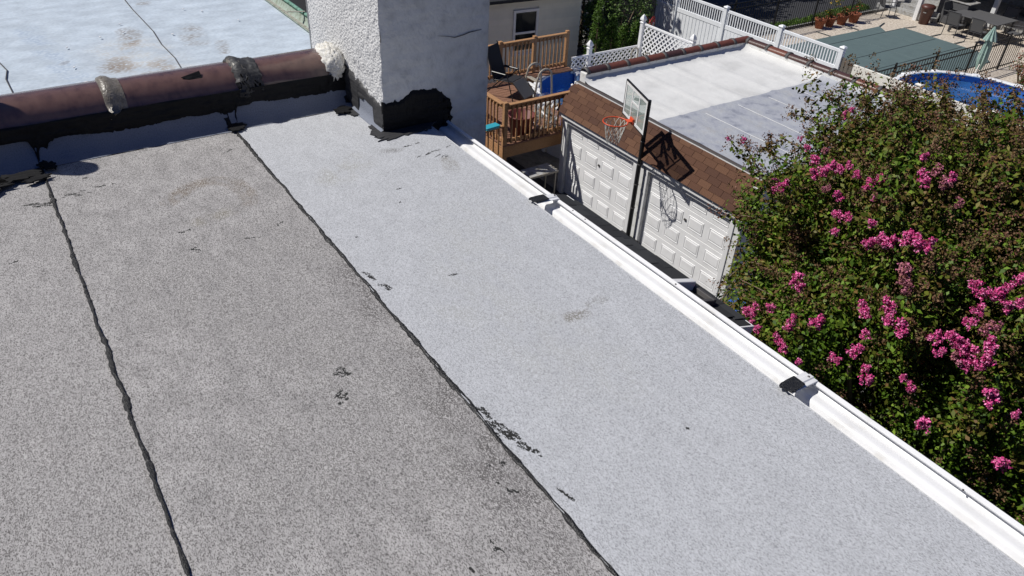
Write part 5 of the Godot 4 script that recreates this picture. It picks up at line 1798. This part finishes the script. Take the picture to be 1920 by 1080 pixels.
	var spots := [[32.15, -15.35, -PI / 2, "gray mesh patio chair at the table side facing the pool cover, by the grill"], [32.1, -14.35, -PI / 2, "gray mesh patio chair at the table side facing the pool cover, by the parasol"], [33.1, -16.05, PI, "gray mesh patio chair at the table end next to the grill cabinet"], [33.3, -13.55, 0.2, "gray mesh patio chair pulled askew at the table end beside the closed parasol"], [34.5, -14.6, PI / 2, "gray mesh patio chair across the table below the porch handrail"], [31.95, -18.25, -PI / 2 - 0.6, "lone gray folding chair beside the porch steps"]]
	for q in spots:
		var o: Node3D
		if first == null:
			o = thing("patio_chair", q[3], "chair", Vector3.ZERO, 0.0, "gray mesh patio chairs")
			first = o
			s = S()
			bar(s, Vector3(0, 0.43, -0.24), Vector3(0, 0.41, 0.24), 0.48, 0.02, Vector3.UP, 0.005)
			add(o, "seat", s, M.mesh_gray)
			s = S()
			bar(s, Vector3(0, 0.45, 0.25), Vector3(0, 0.93, 0.36), 0.46, 0.018, Vector3.UP, 0.005)
			add(o, "backrest", s, M.mesh_gray)
			for sx in [-0.26, 0.26]:
				s = S()
				tube(s, [Vector3(sx, 0.0, -0.27), Vector3(sx, 0.40, -0.25), Vector3(sx, 0.64, -0.22), Vector3(sx, 0.66, 0.0), Vector3(sx, 0.66, 0.28)], 0.016, 7)
				tube(s, [Vector3(sx, 0.95, 0.37), Vector3(sx, 0.43, 0.25), Vector3(sx, 0.0, 0.30)], 0.016, 7)
				add(o, "side_frame", s, M.gray_dark)
			s = S()
			tube(s, [Vector3(-0.26, 0.95, 0.37), Vector3(0.26, 0.95, 0.37)], 0.016, 7)
			add(o, "top_bar", s, M.gray_dark)
		else:
			o = first.duplicate()
			o.name = numbered("patio_chair")
			add_child(o)
			o.set_meta("label", q[3])
		o.position = Vector3(q[0], G + 0.012, q[1])
		o.rotation.y = q[2]
	var sf := thing("garden_sofa", "gray cushioned garden sofa behind the patio table", "sofa", Vector3(36.0, G + 0.55, -13.6), 0.0)
	s = S()
	bx(s, Vector3(0, 0.2, 0), Vector3(0.85, 0.25, 2.2), 0.02)
	add(sf, "base", s, M.gray_dark)
	for z in [-0.7, 0.0, 0.7]:
		s = S()
		bx(s, Vector3(-0.05, 0.40, z), Vector3(0.72, 0.16, 0.68), 0.05)
		add(sf, "seat_cushion", s, M.cushion)
		s = S()
		cb(s, Transform3D(Basis(Vector3.BACK, -0.3), Vector3(0.34, 0.68, z)), Vector3(0.16, 0.52, 0.66), 0.05)
		add(sf, "back_cushion", s, M.cushion)
	# closed parasol
	var um := thing("closed_parasol", "closed pale green parasol leaning by the round pool and iron fence", "parasol", Vector3(27.2, G, -11.72))
	s = S()
	tube(s, [Vector3(0, 0.0, 0), Vector3(0, 1.95, 0)], 0.02, 8)
	add(um, "pole", s, M.cream)
	s = S()
	lathe(s, Transform3D(), [Vector2(0, 0.012), Vector2(0.22, 0.012), Vector2(0.22, 0.06), Vector2(0.05, 0.09), Vector2(0.03, 0.2)], 18)
	add(um, "base", s, M.lead)
	for part in 2:
		s = S()
		var g := []
		for i in 14:
			var t := i / 13.0
			var r := []
			for j in 49:
				var a := TAU * j / 48.0
				var fold := 1.0 + 0.36 * sin(a * 8 + t * 1.2)
				var rr: float
				var y: float
				if part == 0:
					y = lerpf(1.93, 0.55, t)
					rr = lerpf(0.02, 0.15, pow(t, 0.6)) * (1.0 if t < 0.75 else 1.0 - 0.5 * (t - 0.75) / 0.25)
				else:
					y = lerpf(1.97, 1.52, t)
					rr = lerpf(0.015, 0.17, t)
				r.append(Vector3(cos(a) * rr * fold + 0.03 * (1.97 - y), y - 0.02 * sin(a * 4) * t, sin(a) * rr * fold))
			g.append(r)
		s.set_smooth_group(3)
		for i in 13:
			for j in 48: qo(s, g[i][j], g[i + 1][j], g[i + 1][j + 1], g[i][j + 1], Vector3(cos(TAU * j / 48.0), 0.1, sin(TAU * j / 48.0)))
		add(um, "canopy" if part == 0 else "vent_cap", s, M.umbrella)
	s = S()
	tube(s, [Vector3(-0.12, 0.75, 0.05), Vector3(-0.3, 0.5, 0.1)], 0.015, 6)
	add(um, "tie_strap", s, M.cream)
	pool("above_ground_pool", "round above ground pool with white rim behind the cream fence", Vector3(22.45, G, -9.35), 2.2, 1.2, 0.98)
	# red-leaved shrub
	var rs := thing("red_shrub", "russet leaved shrub by the iron fence near the round pool", "shrub", Vector3(28.7, G, -10.9))
	s = S()
	for k in 5:
		var a := TAU * k / 5.0
		tube(s, [Vector3.ZERO, Vector3(cos(a) * 0.3, 0.7, sin(a) * 0.3)], [0.03, 0.012], 6)
	add(rs, "stems", s, M.bark)
	var c2 := []
	for k in 120:
		var d := Vector3(rg.randfn(), rg.randfn(), rg.randfn()).normalized()
		c2.append([Vector3(0.3, 0.62, 0.2) + d * Vector3(0.75, 0.62, 0.7) * rg.randf_range(0.6, 1.0), 0.14, 20, [Color(0.16, 0.035, 0.02), Color(0.22, 0.06, 0.03), Color(0.05, 0.08, 0.02), Color(0.08, 0.10, 0.02)]])
	put(rs, "foliage", leaf_mesh(c2, 0.08, 0.04, 0.5, 420), M.leaf)
	# street trees whose shade lies on the asphalt
	for i in 4:
		var at := Vector3([17.5, 21.5, 25.5, 20.0][i], G, [-25.0, -26.5, -27.5, -31.0][i])
		var t := thing("street_tree", ["street tree standing right behind the sided house roof", "street tree beyond the board fence with its shade on the asphalt", "street tree farthest along the asphalt beyond the flower pots", "street tree standing deepest behind the other street trees"][i], "tree", at, 0.0, "street trees beyond the yards")
		s = S()
		tube(s, [Vector3(0, 0, 0), Vector3(0.1, 2.5, 0), Vector3(0.0, 5.5, 0.1)], [0.22, 0.17, 0.08], 10)
		for k in 6:
			var a := TAU * k / 6.0
			tube(s, [Vector3(0.08, 3.0 + 0.3 * k, 0), Vector3(cos(a) * 1.5, 5.2 + 0.3 * k, sin(a) * 1.5)], [0.09, 0.02], 6)
		add(t, "trunk", s, M.bark)
		var c3 := []
		for k in 260:
			var d := Vector3(rg.randfn(), rg.randfn(), rg.randfn()).normalized()
			c3.append([Vector3(0, 6.6, 0) + d * Vector3(3.2, 2.2, 3.2) * pow(rg.randf(), 0.4), 0.6, 22, [Color(0.04, 0.08, 0.02), Color(0.06, 0.11, 0.02)]])
		put(t, "foliage", leaf_mesh(c3, 0.3, 0.2, 0.5, 430 + i), M.leaf)

# ------------------------------------------------ crape myrtle
func myrtle():
	var base := Vector3(7.75, G, -2.75)
	var t := thing("crape_myrtle", "large crape myrtle tree covered in pink flower clusters beside the gutter", "tree", base)
	# crown lobes in world space: centre, radii
	var lobes := [[Vector3(7.75, -3.45, -2.8), Vector3(2.15, 2.25, 2.2)], [Vector3(7.7, -4.5, -1.6), Vector3(2.0, 2.2, 2.3)], [Vector3(8.0, -3.2, -1.3), Vector3(2.0, 2.1, 2.1)], [Vector3(7.5, -4.4, -3.15), Vector3(1.7, 1.9, 1.65)], [Vector3(7.85, -2.45, -3.2), Vector3(1.85, 1.30, 1.85)], [Vector3(8.4, -2.35, -2.2), Vector3(1.5, 1.30, 2.0)], [Vector3(7.8, -3.0, -3.75), Vector3(1.4, 1.5, 1.15)]]
	var bump := noise(501, 0.75, FastNoiseLite.TYPE_SIMPLEX, 3)
	var green := [Color(0.06, 0.12, 0.010), Color(0.085, 0.155, 0.014), Color(0.115, 0.195, 0.018), Color(0.042, 0.085, 0.009), Color(0.15, 0.23, 0.025)]
	var olive := [Color(0.115, 0.13, 0.018), Color(0.09, 0.115, 0.015), Color(0.145, 0.13, 0.026), Color(0.14, 0.085, 0.028), Color(0.07, 0.105, 0.012)]
	var brown := [Color(0.15, 0.085, 0.045), Color(0.19, 0.115, 0.065), Color(0.11, 0.065, 0.035), Color(0.13, 0.10, 0.04)]
	var rusty := [Color(0.17, 0.075, 0.05), Color(0.13, 0.06, 0.04), Color(0.20, 0.11, 0.08)]
	var s := S()
	var cl := []
	var seeds := []
	var tips := []
	for k in 7600:
		var L: Array = lobes[rg.randi() % lobes.size()]
		var d := Vector3(rg.randfn(), rg.randfn(), rg.randfn()).normalized()
		var q: Vector3 = d * L[1]
		var shell := 1.0 - 0.42 * pow(rg.randf(), 1.6)
		var p: Vector3 = L[0] + q * shell * (0.92 + 0.46 * bump.get_noise_3dv(L[0] + q))
		if p.y < G + 1.0 or p.x > 10.0 or p.x < 5.25: continue
		var inner := false
		for M2 in lobes:
			var e: Vector3 = (p - M2[0]) / M2[1]
			if e.length() < 0.62: inner = true
		if inner and rg.randf() < 0.62: continue
		var hi := clampf((p.y + 3.6) / 2.2, 0, 1)
		var pal := green
		if rg.randf() < 0.16 + 0.5 * hi: pal = olive
		cl.append([p - base, rg.randf_range(0.14, 0.26), 56, pal])
		tips.append(p - base)
		if rg.randf() < 0.22 + 0.46 * hi and d.y > -0.5:
			# a spent panicle standing on the shoot tip
			var u := (d + Vector3.UP * 0.8).normalized()
			var c: Vector3 = p - base + u * 0.2
			for j in 4:
				seeds.append([c + u * (0.06 * j) + Vector3(rg.randfn(), rg.randfn(), rg.randfn()) * 0.03, 0.085 - 0.014 * j, 17, brown if rg.randf() < 0.8 else rusty])
	# loose sprays reaching out over the garage side: [pixel path, distance]
	for q in [[[[1480, 380], [1440, 340], [1400, 300], [1372, 268]], 9.0], [[[1500, 420], [1440, 350], [1396, 270]], 9.1], [[[1450, 420], [1400, 405], [1352, 404]], 8.9], [[[1450, 500], [1400, 490], [1345, 540]], 8.9], [[[1440, 560], [1390, 560], [1350, 585]], 8.7], [[[1460, 560], [1380, 520], [1335, 590]], 8.8],
			[[[1560, 260], [1520, 220], [1480, 215]], 9.6], [[[1600, 230], [1570, 190], [1545, 178]], 9.8], [[[1700, 230], [1690, 190], [1680, 172]], 10.0], [[[1850, 220], [1840, 190], [1850, 165]], 10.1], [[[1780, 220], [1775, 180], [1765, 160]], 10.1], [[[1540, 300], [1470, 260], [1420, 285]], 9.3], [[[1640, 230], [1620, 200], [1612, 180]], 10.0], [[[1520, 330], [1450, 290], [1440, 262]], 9.3], [[[1900, 220], [1905, 190], [1900, 170]], 10.0]]:
		var pts := []
		for p in q[0]: pts.append(EYE + ray(p[0], p[1]) * q[1] - base)
		tube(s, pts, 0.007, 5)
		for i in pts.size() - 1:
			for j in 7:
				var p: Vector3 = pts[i].lerp(pts[i + 1], j / 7.0)
				cl.append([p, 0.08, 6, olive])
		for j in 5: seeds.append([pts[-1] + Vector3(rg.randfn(), rg.randf(), rg.randfn()) * 0.07, 0.06, 14, rusty])
	# stems
	for k in 9:
		var a := TAU * k / 9.0 + 0.3
		var r := 0.6 + 0.5 * rg.randf()
		tube(s, [Vector3(cos(a) * 0.12, 0, sin(a) * 0.12), Vector3(cos(a) * 0.4 * r, 1.2, sin(a) * 0.4 * r), Vector3(cos(a) * 1.0 * r, 2.5, sin(a) * 1.0 * r), Vector3(cos(a) * 1.7 * r, 3.8, sin(a) * 1.7 * r)], [0.07, 0.055, 0.04, 0.02], 8)
	add(t, "trunk", s, M.bark)
	s = S()
	for k in range(0, tips.size(), 9):
		var p: Vector3 = tips[k]
		var m := Vector3(p.x * 0.55, p.y * 0.72 - 0.2, p.z * 0.55)
		tube(s, [m, (m + p) * 0.5 + Vector3(0, 0.06, 0), p], [0.014, 0.009, 0.005], 4, false)
	add(t, "branches", s, M.bark)
	put(t, "crown", leaf_mesh(cl, 0.068, 0.037, 0.45, 510), M.leaf)
	var sd := put(t, "seed_heads", leaf_mesh(seeds, 0.024, 0.019, 0.3, 511, 0.4), M.seed)
	sd.set_meta("label", "brown spent flower heads scattered over the crown")
	# flower clusters
	var pink := [Color(0.66, 0.08, 0.29), Color(0.78, 0.15, 0.40), Color(0.55, 0.05, 0.21), Color(0.84, 0.30, 0.53)]
	var dusty := [Color(0.34, 0.13, 0.15), Color(0.44, 0.18, 0.22), Color(0.26, 0.12, 0.09), Color(0.50, 0.16, 0.26)]
	var meshes := []
	for v in 6:
		var cs := []
		var rr := RandomNumberGenerator.new()
		rr.seed = 600 + v
		for j in 26:
			var y := rr.randf()
			var a := rr.randf() * TAU
			var r := 0.062 * sqrt(rr.randf()) * (1.1 - 0.75 * y)
			cs.append([Vector3(cos(a) * r, -0.05 + 0.13 * y, sin(a) * r), 0.026, 11, pink if v < 4 else dusty])
		meshes.append(leaf_mesh(cs, 0.026, 0.020, 0.3, 620 + v, 0.5))
	var fl := [[1530, 305, 1.2], [1528, 325, 1], [1548, 318, 1.2], [1562, 312, 1], [1575, 322, 1], [1592, 312, 0.8], [1606, 328, 0.8], [1453, 340, 0.8], [1453, 356, 1], [1466, 350, 1], [1474, 344, 0.8], [1395, 262, 0.7], [1366, 262, 0.5], [1597, 206, 0.6], [1583, 215, 0.8], [1501, 260, 0.6], [1516, 279, 0.8], [1547, 283, -0.8], [1649, 335, 0.9], [1630, 348, 1.1], [1641, 371, 0.9],
		[1732, 294, 0.8], [1730, 330, 1.1], [1735, 342, 0.9], [1757, 321, -1], [1787, 333, 0.9], [1772, 346, -1.1], [1572, 367, 0.9], [1549, 354, -0.8], [1566, 400, 0.8], [1576, 406, 0.8], [1591, 408, 0.8], [1637, 421, 0.9], [1566, 435, 0.8], [1799, 381, -0.8], [1628, 456, 1], [1647, 452, 1.2], [1666, 455, 1.2], [1697, 448, 1.2], [1716, 446, 1.2], [1724, 462, 1.2], [1741, 460, 1.2], [1499, 519, 1.1], [1487, 531, 0.8], [1497, 541, 1],
		[1618, 575, 1], [1624, 588, 1], [1666, 571, 1.1], [1664, 585, 0.9], [1828, 535, 1], [1841, 552, 0.9], [1866, 550, 1.3], [1875, 560, 1.1], [1889, 540, 1], [1914, 521, 0.9], [1835, 582, 1], [1912, 573, 1], [1891, 574, 1], [1695, 504, -1.3], [1697, 525, -1.2], [1700, 542, -1], [1401, 583, 1], [1418, 575, 0.8], [1445, 577, 0.9], [1410, 592, 0.9], [1420, 617, 0.9], [1408, 605, 0.8], [1485, 600, 0.9], [1476, 615, 1], [1460, 637, 1.1], [1470, 654, 0.9], [1532, 604, 1.3], [1666, 604, 1.2], [1691, 617, 1.4], [1624, 627, 0.9], [1603, 658, 1.2], [1560, 673, 0.9], [1570, 676, 0.7], [1624, 692, 0.9], [1626, 712, 1.1], [1693, 712, 0.8], [1707, 727, 0.9], [1730, 796, 1.3], [1753, 633, 1.1], [1778, 633, 1.2], [1795, 642, 1.2], [1805, 652, 1.2], [1762, 660, 0.9], [1795, 673, -1.1], [1812, 683, 1.2], [1826, 658, 1], [1839, 685, 1.1], [1853, 677, 1.2], [1857, 648, 1.3], [1820, 606, 1], [1845, 621, -1], [1866, 612, -1], [1860, 744, 1.5], [1905, 777, 0.7], [1876, 869, 1.2], [1497, 679, 0.8]]
	var i := 0
	for f in fl:
		var d := ray(f[0], f[1])
		var best := 1e9
		for L in lobes:
			# where the line of sight meets the lobe
			var o: Vector3 = (EYE - L[0]) / L[1]
			var e: Vector3 = d / L[1]
			var b := o.dot(e); var a := e.length_squared(); var c := o.length_squared() - 1.06
			var disc := b * b - a * c
			if disc > 0: best = minf(best, (-b - sqrt(disc)) / a)
		if best > 100.0: best = 9.0
		best -= 0.2
		var k := absf(f[2]) * 0.74
		var m: Mesh = meshes[(i % 4) if f[2] > 0 else 4 + i % 2]
		var tilt := Basis(Vector3(rg.randfn(), 0, rg.randfn()).normalized(), rg.randf_range(0.2, 0.9)) * Basis(Vector3.UP, rg.randf() * TAU)
		put(t, "flower_cluster", m, M.petal, Transform3D(tilt.scaled(Vector3.ONE * k), EYE + d * best - base))
		i += 1
